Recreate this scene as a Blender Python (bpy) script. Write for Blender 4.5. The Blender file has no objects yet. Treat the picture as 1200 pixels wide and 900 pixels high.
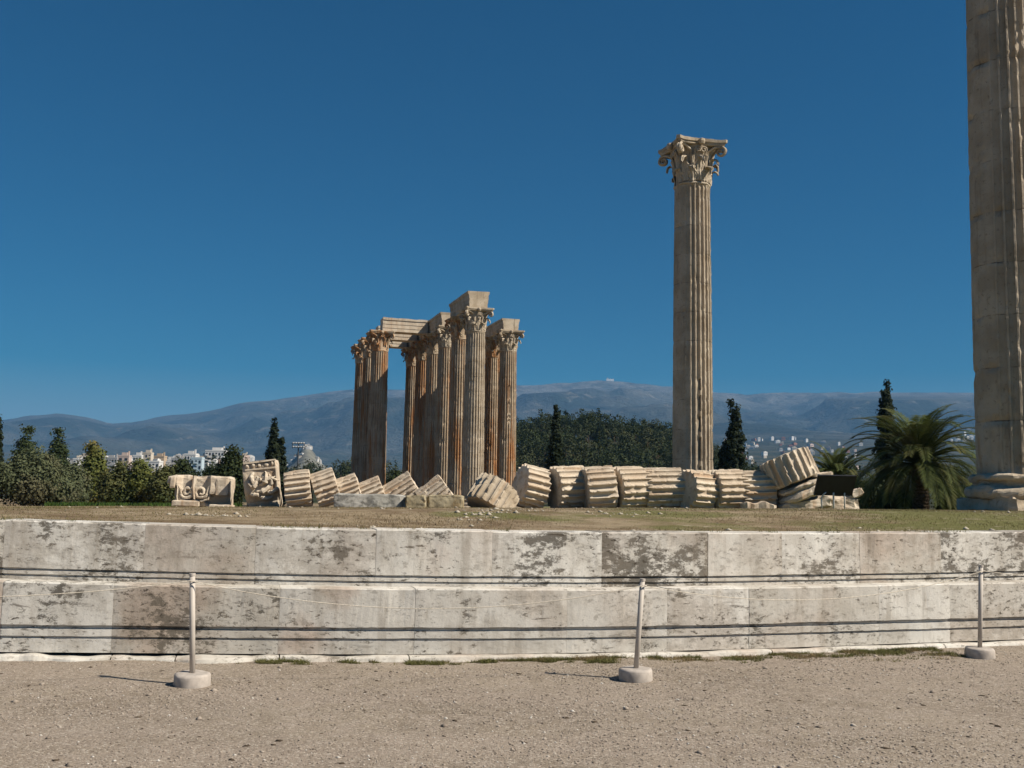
import bpy, bmesh, math, random
import numpy as np
from mathutils import Vector, Matrix, noise

random.seed(7); RNG = np.random.default_rng(7)
R = math.radians
sc = bpy.context.scene
col = sc.collection

# ------------------------------------------------------------------ camera
F = 1200.0; EYE = 1.6; PITCH = R(6.09); ROLL = R(0.95)
CAM = Matrix.Rotation(R(90)+PITCH, 3, 'X') @ Matrix.Rotation(ROLL, 3, 'Z')
cd = bpy.data.cameras.new('camera'); cam = bpy.data.objects.new('camera', cd); col.objects.link(cam)
cd.sensor_width = 36; cd.lens = 36.0*F/1200; cd.clip_end = 60000; cd.clip_start = .05
cam.location = (0, 0, EYE); cam.rotation_euler = CAM.to_euler(); sc.camera = cam
def ray(px, py): return CAM @ Vector((px-600, 450-py, -F))
def at(px, py, d):
    r = ray(px, py); t = d/r.y
    return Vector((r.x*t, d, EYE+r.z*t))
TH = R(14); U = Vector((math.cos(TH), math.sin(TH), 0)); V = Vector((-math.sin(TH), math.cos(TH), 0))
def uv(u, v, z=0): return U*u+V*v+Vector((0, 0, z))

# ------------------------------------------------------------------ mesh helpers
class MB:
    def __init__(s): s.v = []; s.f = []; s.att = {}
    def add(s, vs, fs):
        n = len(s.v); s.v += [tuple(p) for p in vs]; s.f += [tuple(i+n for i in f) for f in fs]
    def box(s, c, d, rz=0, M=None):
        x, y, z = d[0]/2, d[1]/2, d[2]/2
        vs = [Vector((i*x, j*y, k*z)) for k in (-1, 1) for j in (-1, 1) for i in (-1, 1)]
        m = Matrix.Translation(Vector(c)) @ (M if M is not None else Matrix.Rotation(rz, 4, 'Z'))
        s.add([m @ p for p in vs], [(0, 2, 3, 1), (4, 5, 7, 6), (0, 1, 5, 4), (2, 6, 7, 3), (0, 4, 6, 2), (1, 3, 7, 5)])
    def tube(s, pts, rad, n=8, cap=True):
        pts = [Vector(p) for p in pts]; vs = []; fs = []
        if not hasattr(rad, '__len__'): rad = [rad]*len(pts)
        up = None
        for i, p in enumerate(pts):
            t = (pts[min(i+1, len(pts)-1)]-pts[max(i-1, 0)]).normalized()
            if up is None:
                up = Vector((0, 0, 1)) if abs(t.z) < .9 else Vector((1, 0, 0))
            a = t.cross(up).normalized(); up = a.cross(t).normalized()
            for k in range(n):
                q = 2*math.pi*k/n; vs.append(p+(a*math.cos(q)+up*math.sin(q))*rad[i])
        for i in range(len(pts)-1):
            for k in range(n):
                fs.append((i*n+k, i*n+(k+1) % n, (i+1)*n+(k+1) % n, (i+1)*n+k))
        if cap:
            fs.append(tuple(range(n-1, -1, -1))); fs.append(tuple((len(pts)-1)*n+k for k in range(n)))
        s.add(vs, fs)
    def lathe(s, prof, n=32, c=(0, 0, 0), cap=True):
        vs = []; fs = []
        for (r, z) in prof:
            for k in range(n):
                a = 2*math.pi*k/n; vs.append((c[0]+r*math.cos(a), c[1]+r*math.sin(a), c[2]+z))
        for i in range(len(prof)-1):
            for k in range(n): fs.append((i*n+k, i*n+(k+1) % n, (i+1)*n+(k+1) % n, (i+1)*n+k))
        if cap:
            fs.append(tuple(range(n-1, -1, -1))); fs.append(tuple((len(prof)-1)*n+k for k in range(n)))
        s.add(vs, fs)
    def jitter(s, amp, freq, seed=0):
        o = Vector((seed*3.7, seed*1.3, seed*7.1))
        s.v = [tuple(Vector(p)+noise.noise_vector(Vector(p)*freq+o)*amp) for p in s.v]
    def mesh(s, name, mat, smooth=False):
        me = bpy.data.meshes.new(name); me.from_pydata(s.v, [], s.f)
        for k, (dom, vals) in s.att.items():
            a = me.attributes.new(k, 'FLOAT', dom); a.data.foreach_set('value', np.array(vals, dtype=np.float32))
        if mat: me.materials.append(mat)
        if smooth: me.polygons.foreach_set('use_smooth', [True]*len(me.polygons))
        me.update(); return me
def link(name, me, parent=None, loc=None):
    o = bpy.data.objects.new(name, me); col.objects.link(o)
    if parent is not None: o.parent = parent
    if loc is not None: o.location = loc
    return o
def ob(name, mb, mat, parent=None, smooth=False, loc=None): return link(name, mb.mesh(name, mat, smooth), parent, loc)
def tag(o, label, cat, group=None, kind='thing'):
    o['label'] = label; o['category'] = cat; o['kind'] = kind
    if group: o['group'] = group
    return o
def thing(name, label, cat, loc=(0, 0, 0), rz=0, group=None):
    o = bpy.data.objects.new(name, None); col.objects.link(o); o.location = loc; o.rotation_euler = (0, 0, rz)
    o.empty_display_size = .2
    return tag(o, label, cat, group)
def struct(o, kind='structure'): o['kind'] = kind; return o
def np_mesh(name, verts, nper, mat, smooth=False):
    """verts (N*nper,3) of N separate polygons of nper corners"""
    n = len(verts)//nper
    me = bpy.data.meshes.new(name); me.vertices.add(len(verts)); me.vertices.foreach_set('co', verts.astype(np.float32).ravel())
    me.loops.add(len(verts)); me.loops.foreach_set('vertex_index', np.arange(len(verts), dtype=np.int32))
    me.polygons.add(n); me.polygons.foreach_set('loop_start', np.arange(n, dtype=np.int32)*nper)
    me.polygons.foreach_set('loop_total', np.full(n, nper, dtype=np.int32))
    me.materials.append(mat); me.update(calc_edges=True); return me
def grid(name, xs, ys, zf, mat, smooth=True):
    nx, ny = len(xs), len(ys)
    vs = [(x, y, zf(x, y)) for y in ys for x in xs]
    fs = [(j*nx+i, j*nx+i+1, (j+1)*nx+i+1, (j+1)*nx+i) for j in range(ny-1) for i in range(nx-1)]
    mb = MB(); mb.v = vs; mb.f = fs
    return ob(name, mb, mat, smooth=smooth)
def fbm(p, o=4): return noise.fractal(p, 1.0, 2.0, o)
def smooth01(a, b, x):
    t = max(0., min(1., (x-a)/(b-a))); return t*t*(3-2*t)

# ------------------------------------------------------------------ materials
class NT:
    def __init__(s, name, rough=.9, spec=.2):
        s.m = bpy.data.materials.new(name); s.m.use_nodes = True; s.t = s.m.node_tree
        s.b = s.t.nodes['Principled BSDF']; s.b.inputs['Roughness'].default_value = rough
        s.b.inputs['Specular IOR Level'].default_value = spec
        tc = s.n('ShaderNodeTexCoord'); s.co = tc.outputs['Object']
    def n(s, t, **k):
        o = s.t.nodes.new(t)
        for a, b in k.items(): setattr(o, a, b)
        return o
    def l(s, a, b): s.t.links.new(a, b)
    def world(s): s.co = s.n('ShaderNodeNewGeometry').outputs['Position']; return s
    def shift(s):
        oi = s.n('ShaderNodeObjectInfo'); v = s.n('ShaderNodeVectorMath', operation='SCALE'); cx = s.n('ShaderNodeCombineXYZ')
        for i in range(3): s.l(oi.outputs['Random'], cx.inputs[i])
        s.l(cx.outputs[0], v.inputs[0]); v.inputs['Scale'].default_value = 40
        a = s.n('ShaderNodeVectorMath', operation='ADD'); s.l(s.co, a.inputs[0]); s.l(v.outputs[0], a.inputs[1]); s.co = a.outputs[0]; return s
    def map(s, sc_):
        m = s.n('ShaderNodeMapping'); m.inputs['Scale'].default_value = sc_; s.l(s.co, m.inputs['Vector']); return m.outputs[0]
    def noise(s, scale, detail=4, rough=.55, co=None, dist=0):
        x = s.n('ShaderNodeTexNoise'); x.inputs['Scale'].default_value = scale; x.inputs['Detail'].default_value = detail
        x.inputs['Roughness'].default_value = rough; x.inputs['Distortion'].default_value = dist
        s.l(co if co is not None else s.co, x.inputs['Vector']); return x.outputs[0]
    def vor(s, scale, out='Distance', feature='F1', co=None):
        x = s.n('ShaderNodeTexVoronoi', feature=feature); x.inputs['Scale'].default_value = scale
        s.l(co if co is not None else s.co, x.inputs['Vector']); return x.outputs[out]
    def ramp(s, fac, a, b, va=0., vb=1.):
        m = s.n('ShaderNodeMapRange'); m.interpolation_type = 'SMOOTHSTEP'
        m.inputs[1].default_value = a; m.inputs[2].default_value = b; m.inputs[3].default_value = va; m.inputs[4].default_value = vb
        s.l(fac, m.inputs[0]); return m.outputs[0]
    def math(s, op, a, b=None):
        m = s.n('ShaderNodeMath', operation=op)
        for i, q in enumerate((a, b)):
            if q is None: continue
            if isinstance(q, (int, float)): m.inputs[i].default_value = q
            else: s.l(q, m.inputs[i])
        return m.outputs[0]
    def mix(s, fac, a, b):
        m = s.n('ShaderNodeMix', data_type='RGBA')
        for q, i in ((fac, 0), (a, 6), (b, 7)):
            if isinstance(q, (int, float)): m.inputs[i].default_value = q
            elif isinstance(q, tuple): m.inputs[i].default_value = (*q, 1)
            else: s.l(q, m.inputs[i])
        return m.outputs[2]
    def attr(s, n): a = s.n('ShaderNodeAttribute'); a.attribute_name = n; return a.outputs['Fac']
    def color(s, c):
        if isinstance(c, tuple): s.b.inputs['Base Color'].default_value = (*c, 1)
        else: s.l(c, s.b.inputs['Base Color'])
        return s
    def bump(s, h, strength=.5, dist=.02):
        b = s.n('ShaderNodeBump'); b.inputs['Strength'].default_value = strength; b.inputs['Distance'].default_value = dist
        s.l(h, b.inputs['Height']); s.l(b.outputs[0], s.b.inputs['Normal']); return s

def marble(name, base, light, dark, rust=None, rust_amt=(.5, .65), dark_amt=(.56, .72), bd=.02, scale=1.0, streak=(2.2, 2.2, .22), drums=False):
    t = NT(name); raw = t.co; t.shift()
    c = t.mix(t.ramp(t.noise(1.3*scale, 5), .35, .65), base, light)
    st = t.map(streak)
    if rust:
        c = t.mix(t.ramp(t.noise(1.1*scale, 4, .6, st), *rust_amt), c, rust)
    c = t.mix(t.math('MULTIPLY', t.ramp(t.noise(1.6*scale, 6, .65, st), *dark_amt), .7), c, dark)
    c = t.mix(t.math('MULTIPLY', t.ramp(t.noise(9*scale, 5, .7), .56, .7), .55), c, dark)
    if drums:    # each drum of a shaft is a different block, with a dirty joint
        sz = t.n('ShaderNodeSeparateXYZ'); t.l(raw, sz.inputs[0]); q = t.math('DIVIDE', sz.outputs[2], 1.35); oi = t.n('ShaderNodeObjectInfo')
        wn_ = t.n('ShaderNodeTexWhiteNoise', noise_dimensions='1D'); t.l(t.math('ADD', t.math('FLOOR', q), t.math('MULTIPLY', oi.outputs['Random'], 50.)), wn_.inputs['W'])
        c = t.mix(t.math('MULTIPLY', wn_.outputs[0], .3), c, (.22, .18, .13))
        fr = t.math('ABSOLUTE', t.math('SUBTRACT', t.math('FRACT', t.math('ADD', q, .5)), .5))
        c = t.mix(t.math('MULTIPLY', t.ramp(fr, .006, .018, .7, 0.), t.ramp(t.noise(2.2, 4), .45, .62)), c, (.07, .055, .04))
    t.color(c)
    t.bump(t.math('ADD', t.noise(14*scale, 6, .7), t.math('MULTIPLY', t.noise(60*scale, 3), .4)), .6, bd)
    return t.m
def plain(name, c, rough=.8, spec=.3, var=.15, scale=8, metallic=0):
    t = NT(name, rough, spec); t.b.inputs['Metallic'].default_value = metallic
    d = tuple(x*(1-var) for x in c); e = tuple(min(1, x*(1+var)) for x in c)
    t.color(t.mix(t.ramp(t.noise(scale, 5), .3, .7), d, e)); return t.m
def leafmat(name, a, b, c=None, big=.25):
    t = NT(name, .75, .15)
    g = t.n('ShaderNodeNewGeometry'); rnd = g.outputs['Random Per Island']
    k = t.mix(rnd, a, b)
    if c: k = t.mix(t.math('MULTIPLY', t.ramp(t.noise(big, 3), .48, .62), .8), k, c)
    t.color(k)
    tr = t.n('ShaderNodeBsdfTranslucent'); t.l(k, tr.inputs[0])
    mx = t.n('ShaderNodeMixShader'); mx.inputs[0].default_value = .22
    t.l(t.b.outputs[0], mx.inputs[1]); t.l(tr.outputs[0], mx.inputs[2])
    t.l(mx.outputs[0], t.t.nodes['Material Output'].inputs[0]); return t.m

M = {}
M['grey_marble'] = marble('weathered_grey_marble', (.41, .33, .235), (.54, .455, .345), (.10, .08, .057), (.42, .30, .19), (.6, .78), (.56, .76))
M['rust_marble'] = marble('rust_stained_marble', (.41, .31, .21), (.54, .44, .32), (.09, .07, .05), (.42, .205, .085), (.46, .61), (.55, .73), .02, .6)
M['grey_shaft'] = marble('grey_column_drums', (.41, .33, .235), (.54, .455, .345), (.10, .08, .057), (.42, .30, .19), (.6, .78), (.56, .76), drums=True)
M['rust_shaft'] = marble('rust_column_drums', (.41, .31, .21), (.54, .44, .32), (.09, .07, .05), (.42, .205, .085), (.46, .61), (.55, .73), .02, .6, drums=True)
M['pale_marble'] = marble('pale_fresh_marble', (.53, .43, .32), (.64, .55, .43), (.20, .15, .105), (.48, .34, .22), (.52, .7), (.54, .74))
M['bluegrey'] = marble('blue_grey_marble', (.34, .325, .285), (.48, .46, .41), (.09, .088, .08), None, (.5, .6), (.46, .62), .02, 1.6, (1, 1, 1.2))
M['poros'] = marble('yellow_poros_stone', (.36, .30, .19), (.45, .39, .26), (.13, .10, .07), (.35, .26, .14), (.5, .65), (.54, .7), .02, 1.6, (1, 1, 1.5))

def wall_mat():
    t = NT('krepis_marble', .85, .25)
    tone = t.attr('tone'); grime = t.attr('grime'); warm = t.attr('warm')
    cx = t.n('ShaderNodeCombineXYZ'); t.l(t.math('MULTIPLY', tone, 41.0), cx.inputs[0]); t.l(t.math('MULTIPLY', tone, 17.0), cx.inputs[2])
    va = t.n('ShaderNodeVectorMath', operation='ADD'); t.l(t.co, va.inputs[0]); t.l(cx.outputs[0], va.inputs[1]); t.co = va.outputs[0]
    c = t.mix(tone, (.47, .43, .365), (.77, .745, .68))
    c = t.mix(t.math('MULTIPLY', t.ramp(t.noise(2.2, 6, .65), .44, .70), .5), c, (.36, .315, .25))
    c = t.mix(t.math('MULTIPLY', t.ramp(t.noise(.9, 5, .6), .48, .66), warm), c, (.47, .33, .24))
    c = t.mix(t.math('MULTIPLY', t.ramp(t.noise(1.5, 8, .7, t.map((1.6, 1.6, .5))), .53, .70), .42), c, (.27, .235, .185))
    # black lichen patches: clustered specks
    thr = t.math('SUBTRACT', .825, t.math('MULTIPLY', grime, .36))
    m2 = t.math('MULTIPLY', t.math('SUBTRACT', t.noise(8.5, 10, .78, t.map((.8, .8, 1.3)), .15), .5), 1.5)
    big = t.ramp(t.math('SUBTRACT', t.math('ADD', t.noise(1.6, 3, .5, None, .1), m2), thr), -.02, .12)
    c = t.mix(t.math('MULTIPLY', big, .86), c, (.075, .064, .048))
    med = t.ramp(t.math('SUBTRACT', t.math('ADD', t.noise(.9, 3, .5, None, .1), m2), t.math('SUBTRACT', thr, .12)), 0, .2)
    c = t.mix(t.math('MULTIPLY', med, .36), c, (.24, .205, .16))
    fine = t.ramp(t.noise(24, 6, .72, t.map((.6, .6, 1.25)), .1), .55, .65)
    c = t.mix(t.math('MULTIPLY', fine, t.ramp(t.math('ADD', t.noise(1.3, 3), t.math('MULTIPLY', grime, .3)), .5, .78)), c, (.065, .052, .038))
    spk = t.ramp(t.noise(11, 4, .6, t.map((.7, .7, 1.2))), .60, .66)
    c = t.mix(t.math('MULTIPLY', spk, .36), c, (.17, .14, .105))
    hs = t.ramp(t.noise(7, 7, .7, t.map((.5, .5, 2.6)), .3), .585, .66)
    c = t.mix(t.math('MULTIPLY', hs, t.ramp(t.noise(.8, 3), .42, .66)), c, (.085, .068, .05))
    vs_ = t.ramp(t.noise(3, 6, .65, t.map((2.4, 2.4, .35))), .52, .70)
    c = t.mix(t.math('MULTIPLY', vs_, .38), c, (.25, .205, .15))
    c = t.mix(t.math('MULTIPLY', t.ramp(t.vor(2.1, 'Distance', 'DISTANCE_TO_EDGE', None), .004, .0, 0, 1), .0), c, (.1, .09, .08))
    t.color(c); t.bump(t.math('ADD', t.noise(20, 7, .7), t.math('MULTIPLY', big, -.5)), .45, .012); return t.m
M['wall'] = wall_mat()

def gravel_mat():
    t = NT('gravel', .95, .15).world()
    c = t.mix(t.ramp(t.noise(.7, 5), .35, .65), (.222, .180, .134), (.298, .246, .186))
    c = t.mix(t.ramp(t.noise(5, 6, .7), .42, .68), c, (.315, .262, .21))
    tr = t.ramp(t.noise(.38, 4, .6, t.map((.45, 1.5, 1))), .44, .6)
    c = t.mix(t.math('MULTIPLY', tr, .7), c, (.305, .25, .198))
    c = t.mix(t.math('MULTIPLY', t.ramp(t.noise(1.7, 6, .7), .56, .7), .5), c, (.165, .133, .102))
    vc = t.vor(75, 'Color'); sx = t.n('ShaderNodeSeparateColor'); t.l(vc, sx.inputs[0])
    c = t.mix(t.ramp(sx.outputs[0], .68, .95, 0, .75), c, (.48, .42, .345))
    c = t.mix(t.ramp(sx.outputs[1], .74, .97, 0, .5), c, (.10, .076, .056))
    t.color(c)
    t.bump(t.math('ADD', t.math('MULTIPLY', t.vor(75), -.6), t.math('ADD', t.noise(30, 5, .7), t.math('MULTIPLY', t.noise(4, 4), 2.))), .55, .02); return t.m
M['gravel'] = gravel_mat()
def turf_mat():
    t = NT('dry_turf', .95, .1).world()
    c = t.mix(t.ramp(t.noise(1.2, 6, .7), .38, .62), (.165, .115, .068), (.30, .235, .15))
    px_ = t.n('ShaderNodeSeparateXYZ'); t.l(t.co, px_.inputs[0])
    gm = t.math('ADD', t.noise(.35, 5, .65), t.ramp(px_.outputs[0], -4, 9, -.10, .10))
    c = t.mix(t.math('MULTIPLY', t.ramp(gm, .45, .60), .85), c, (.125, .13, .04))
    c = t.mix(t.ramp(t.noise(2.6, 6, .75), .54, .68), c, (.34, .28, .195))
    c = t.mix(t.math('MULTIPLY', t.ramp(t.noise(6, 6, .75), .54, .7), .6), c, (.10, .085, .045))
    t.color(c); t.bump(t.noise(22, 6, .75), .7, .025); return t.m
M['turf'] = turf_mat()
def terrain_mat():
    t = NT('scrubland', .95, .1).world()
    pz = t.n('ShaderNodeSeparateXYZ'); t.l(t.co, pz.inputs[0])
    low = t.mix(t.ramp(t.noise(.012, 5), .42, .6), (.04, .048, .024), (.085, .08, .05))
    hi = t.mix(t.ramp(t.noise(.0016, 7, .65, None, .6), .40, .58), (.026, .034, .025), (.072, .075, .060))
    hi = t.mix(t.math('MULTIPLY', t.ramp(t.noise(.0045, 8, .72, t.map((1, 1, 3)), .8), .55, .68), .75), hi, (.20, .185, .155))
    hi = t.mix(t.math('MULTIPLY', t.ramp(t.noise(.02, 6, .7), .5, .7), .5), hi, (.03, .036, .022))
    c = t.mix(t.ramp(pz.outputs[2], 90, 260), low, hi)
    c = t.mix(t.math('MULTIPLY', t.math('MULTIPLY', t.ramp(pz.outputs[2], 560, 800), t.ramp(t.noise(.006, 7, .7), .38, .6)), .75), c, (.18, .175, .158))
    t.color(c); t.bump(t.noise(.008, 8, .65), 1.0, 60); return t.m
M['terrain'] = terrain_mat()
M['olive'] = leafmat('olive_leaves', (.075, .092, .046), (.125, .138, .068), (.12, .108, .06), .35)
M['yellowgreen'] = leafmat('yellow_green_leaves', (.085, .105, .028), (.15, .158, .042), (.16, .125, .044), .5)
M['brownleaf'] = leafmat('brown_green_leaves', (.075, .085, .03), (.125, .125, .045), (.065, .085, .03), .5)
M['darkleaf'] = leafmat('dark_leaves', (.022, .034, .013), (.048, .062, .022), (.035, .048, .016), .5)
M['cypress'] = leafmat('cypress_leaves', (.014, .022, .012), (.03, .042, .018))
M['pine'] = leafmat('pine_needles', (.03, .048, .018), (.065, .08, .028), (.04, .06, .024), .4)
M['forest'] = leafmat('forest_leaves', (.022, .034, .014), (.055, .070, .026), (.075, .078, .034), .06)
M['palm'] = leafmat('palm_leaves', (.042, .060, .016), (.10, .118, .034), (.11, .105, .036), .6)
M['grassgreen'] = leafmat('fresh_grass', (.035, .07, .012), (.065, .11, .022))
M['weeds'] = leafmat('weed_blades', (.11, .12, .035), (.20, .18, .075), (.27, .20, .11), 2.6)
M['drygrass'] = leafmat('dry_grass_blades', (.20, .15, .085), (.31, .245, .145), (.16, .145, .055), .22)
M['bark'] = plain('bark', (.09, .065, .045), .95, .1, .4, 4)
M['palmbark'] = plain('palm_bark', (.10, .07, .045), .95, .1, .5, 9)
M['postpaint'] = plain('post_paint', (.50, .45, .39), .55, .35, .07, 6)
M['concrete'] = plain('post_base_concrete', (.43, .38, .33), .9, .2, .16, 14)
M['rope'] = plain('rope_fibre', (.60, .54, .44), .9, .1, .2, 60)
M['panel'] = plain('dark_panel', (.018, .018, .02), .5, .3, .2, 5)
M['whitemetal'] = plain('white_metal', (.62, .62, .62), .4, .4, .05, 5)
M['pebble'] = None
def pebble_mat():
    t = NT('pebbles', .9, .15)
    r = t.n('ShaderNodeNewGeometry').outputs['Random Per Island']
    c = t.mix(r, (.19, .155, .122), (.42, .355, .29)); c = t.mix(t.ramp(r, .93, .97), c, (.58, .54, .48)); t.color(c); return t.m
M['pebble'] = pebble_mat()
def bmat(n, c): return plain(n, c, .85, .2, .08, .15)
BM = {'white': bmat('white_render', (.72, .70, .66)), 'cream': bmat('cream_render', (.62, .54, .43)), 'blue': bmat('pale_blue_render', (.50, .60, .64)),
      'pink': bmat('pink_render', (.58, .46, .39)), 'grey': bmat('grey_concrete', (.42, .41, .39)), 'ochre': bmat('ochre_render', (.50, .38, .26)), 'tile': bmat('roof_tile', (.36, .17, .10))}
M['glass'] = plain('window_glass', (.03, .035, .04), .15, .5, .1, 1)

# ------------------------------------------------------------------ ground heights
VW = 9.84          # face of the lower step (v coordinate at u=2.4)
UC = 2.4
def bow(u): return .515-.055*(u-2.5)-.70*math.exp(-((u-2.8)/5.2)**2)+.19
def wdz(u, z):     # settled courses
    q = min(1.3, abs((u-3.0)/5.2)); return (.036 if z > .6 else .010)*q*q*(1.25 if u < 3 else .7)
def plane_z(x, y): return 1.6-.0150*y+.0117*x
def plateau(x, y):
    p = Vector((x, y, 0)); v = p.dot(V); u = p.dot(U)
    e = VW+bow(u)+.3
    zt = 1.198+wdz(u, 1.23)
    z = plane_z(x, y)
    xx = max(-60, min(60, x)); z = 1.6-.0150*y+.0117*xx
    k = smooth01(e, e+6.5, v)
    z = zt*(1-k)+z*k
    z += .03*noise.noise(Vector((x*.35, y*.35, 0)))*smooth01(e, e+2, v)+.05*noise.noise(Vector((x*.08, y*.08, 3)))*smooth01(e+3, e+12, v)
    return max(z, -.35)
crest_px = [(-500, 500), (-200, 495), (-60, 497), (0, 492), (40, 487), (70, 484), (100, 489), (130, 496), (150, 495), (190, 488), (230, 484), (260, 478), (290, 472), (320, 468),
            (350, 464), (380, 460), (410, 457), (470, 456), (560, 455), (600, 452), (650, 449), (700, 446), (725, 446), (750, 449), (800, 455), (850, 460), (870, 462),
            (920, 460), (980, 459), (1050, 459), (1100, 459), (1150, 461), (1250, 463), (1500, 475), (1800, 500)]
CR = 8200.0
ca = []; cz = []
for x, y in crest_px:
    r = ray(x, y); ca.append(math.atan2(r.x, r.y)); cz.append(CR*r.z/math.hypot(r.x, r.y))
def crest_h(a):
    a = abs(a) if abs(a) > math.pi/2 else a
    return float(np.interp(a, ca, cz))
def terrain(x, y):
    r = math.hypot(x, y); a = math.atan2(x, y)
    z = float(np.interp(r, [0, 150, 400, 900, 1500, 2300, 3600, 4300, 5200], [-.6, -.6, 1.5, 10, 30, 78, 185, 240, 290]))
    if r > 1200: z *= 1-(1-smooth01(R(-6), R(6), a))*.62*smooth01(1200, 2600, r)
    if r > 150: z += min(1, (r-150)/1500)*14*fbm(Vector((x*.0012, y*.0012, 1)))
    if r > 4000:
        H = crest_h(a)
        if r < CR:
            t = (r-4300)/(CR-4300); t = max(0, t)
            s = t**1.25
            n = fbm(Vector((x*.0009, y*.0009, 5)), 6)*.32*H*math.sin(math.pi*min(1, t))**.8
            q = z*(1-s)+H*s+n*smooth01(0, .3, t)
            lim = H*(r/CR)*(.985-.12*(1-t))
            z = min(q, max(lim, z)) if t > 0 else z
            if t > .75: z += 14*fbm(Vector((x*.004, y*.004, 9)), 4)*(t-.75)*4
        else:
            z = H*(1-smooth01(CR, 12500, r))+14*fbm(Vector((x*.004, y*.004, 9)), 4)*(1-smooth01(CR, CR+800, r))
    return z
# one sheet to the horizon (polar)
az = sorted(set([round(q, 5) for q in np.linspace(R(-42), R(42), 281)]+[round(q, 5) for q in np.linspace(R(42), R(318), 60)]))
rs = [.5, 20, 60, 100, 150]+list(np.geomspace(180, 4000, 50))+list(np.linspace(4100, CR, 62))+[8300, 8600, 9200, 10500, 12500, 14000]
mb = MB(); na = len(az)
for r in rs:
    for a in az: mb.v.append((r*math.sin(a), r*math.cos(a), terrain(r*math.sin(a), r*math.cos(a)) if r < 13000 else -30))
for j in range(len(rs)-1):
    for i in range(na):
        k = (i+1) % na
        mb.f.append((j*na+k, j*na+i, (j+1)*na+i, (j+1)*na+k))
struct(ob('terrain', mb, M['terrain'], smooth=True))
# gravel court in front of the wall
def gz(x, y): return .022*noise.noise(Vector((x*.5, y*.5, 0)))+.010*noise.noise(Vector((x*2.1, y*2.1, 4)))
struct(grid('gravel_ground', list(np.linspace(-60, -9, 14))+list(np.linspace(-8, 9, 110))+list(np.linspace(10, 60, 14)),
            list(np.linspace(-40, 1, 12))+list(np.linspace(2, 13, 90))+[14, 18, 24, 32], lambda x, y: gz(x, y) if (Vector((x, y, 0)).dot(V) < VW+1.2) else -.35, M['gravel']))
# grassy platform on top of the wall
mb = MB(); us = list(np.linspace(-110, -14, 22))+list(np.linspace(-12, 30, 100))+list(np.linspace(26, 110, 22))
vs_ = list(np.linspace(0, 12, 34))+list(np.linspace(13, 60, 30))+list(np.linspace(65, 150, 14))
for dv in vs_:
    for u in us:
        p = uv(u, VW+bow(u)+.34+dv); mb.v.append((p.x, p.y, plateau(p.x, p.y)-(4 if dv > 149 else 0)))
nu = len(us)
mb.f = [(j*nu+i, j*nu+i+1, (j+1)*nu+i+1, (j+1)*nu+i) for j in range(len(vs_)-1) for i in range(nu-1)]
struct(ob('grass_platform', mb, M['turf'], smooth=True))

# ------------------------------------------------------------------ stepped marble wall
wall = thing('stepped_marble_wall', 'long two-course stepped marble platform wall with black lichen stains and grooved lower edges', 'wall', (0, 0, 0))
def u_of(px, setback=0):
    r = ray(px, 700); r.z = 0; u0 = UC
    for _ in range(8):
        vv = VW+bow(u0)+setback
        t = vv/r.dot(V); u0 = r.dot(U)*t
    return u0
def course(name, joints, prof, setback, grimes, tones, warms, capdepth):
    """prof: (inset, z) going from bottom to top of the face"""
    mb = MB(); tone = []; grime = []; warm = []
    for b in range(len(joints)-1):
        a0, a1 = joints[b]+.0008, joints[b+1]-.0008
        off = random.uniform(-.0028, .0028); zo = random.uniform(-.004, .004)
        n = max(3, int((a1-a0)/.05))
        pr = [(i+off, z) for i, z in prof]; top = pr[-1]
        pr = pr[:-1]+[(top[0], top[1]-.012+zo), (top[0]+.012, top[1]+zo), (capdepth, top[1]+zo-.002), (capdepth, pr[0][1])]
        vs = []; fs = []
        m = len(pr)
        for i in range(n+1):
            u = a0+(a1-a0)*i/n; e = .003 if i in (0, n) else 0
            for j, (ins, z) in enumerate(pr):
                w = .006*noise.noise(Vector((u*5, z*9, setback*9)))*(1 if j < m-2 else 0)
                chip = 0
                if j in (m-4, m-3): chip = max(0, noise.noise(Vector((u*3.1, 7.7, setback*5)))-.25)*.035
                gj = .006*noise.noise(Vector((u*4.3, j*3.3, setback)))+.003*noise.noise(Vector((u*17, j*5, 2))) if 0 < j < m-4 else 0
                p = uv(u, VW+bow(u)+setback+ins+w+e+(chip if j == m-4 else chip), gj+z+wdz(u, z)-(chip if j == m-3 else 0)*.6)
                vs.append(p)
        for i in range(n):
            for j in range(m-1): fs.append((i*m+j, (i+1)*m+j, (i+1)*m+j+1, i*m+j+1))
        fs.append(tuple(range(m-1, -1, -1))); fs.append(tuple(n*m+j for j in range(m)))
        mb.add(vs, fs)
        k = len(vs); tones[b] += random.uniform(-.06, .06)
        tone += [tones[b]]*k; grime += [grimes[b]]*k; warm += [warms[b]]*k
    mb.att = {'tone': ('POINT', tone), 'grime': ('POINT', grime), 'warm': ('POINT', warm)}
    return ob(name, mb, M['wall'], wall)
def extend(js, lo, hi):
    js = list(js)
    while js[0] > lo: js.insert(0, js[0]-random.uniform(1.1, 1.6))
    while js[-1] < hi: js.append(js[-1]+random.uniform(1.0, 1.6))
    return js
SB = .27
def fill(js, known_px, vals, setback, dflt):
    out = []
    kn = [u_of(p, setback) for p in known_px]
    for a, b in zip(js[:-1], js[1:]):
        c = (a+b)/2; v = None
        for i in range(len(kn)-1):
            if kn[i] <= c < kn[i+1]: v = vals[i]
        out.append(v if v is not None else dflt())
    return out
px_up = [0, 166, 297, 439, 576, 705, 830, 917, 1009, 1104, 1230]
px_lo = [3, 133, 328, 487, 665, 782, 878, 1030, 1113, 1240]
jsu = extend([u_of(p, SB) for p in px_up], -45, 55)
jsl = extend([u_of(p) for p in px_lo], -45, 55)
rg = lambda: random.uniform(.3, .8)
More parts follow.
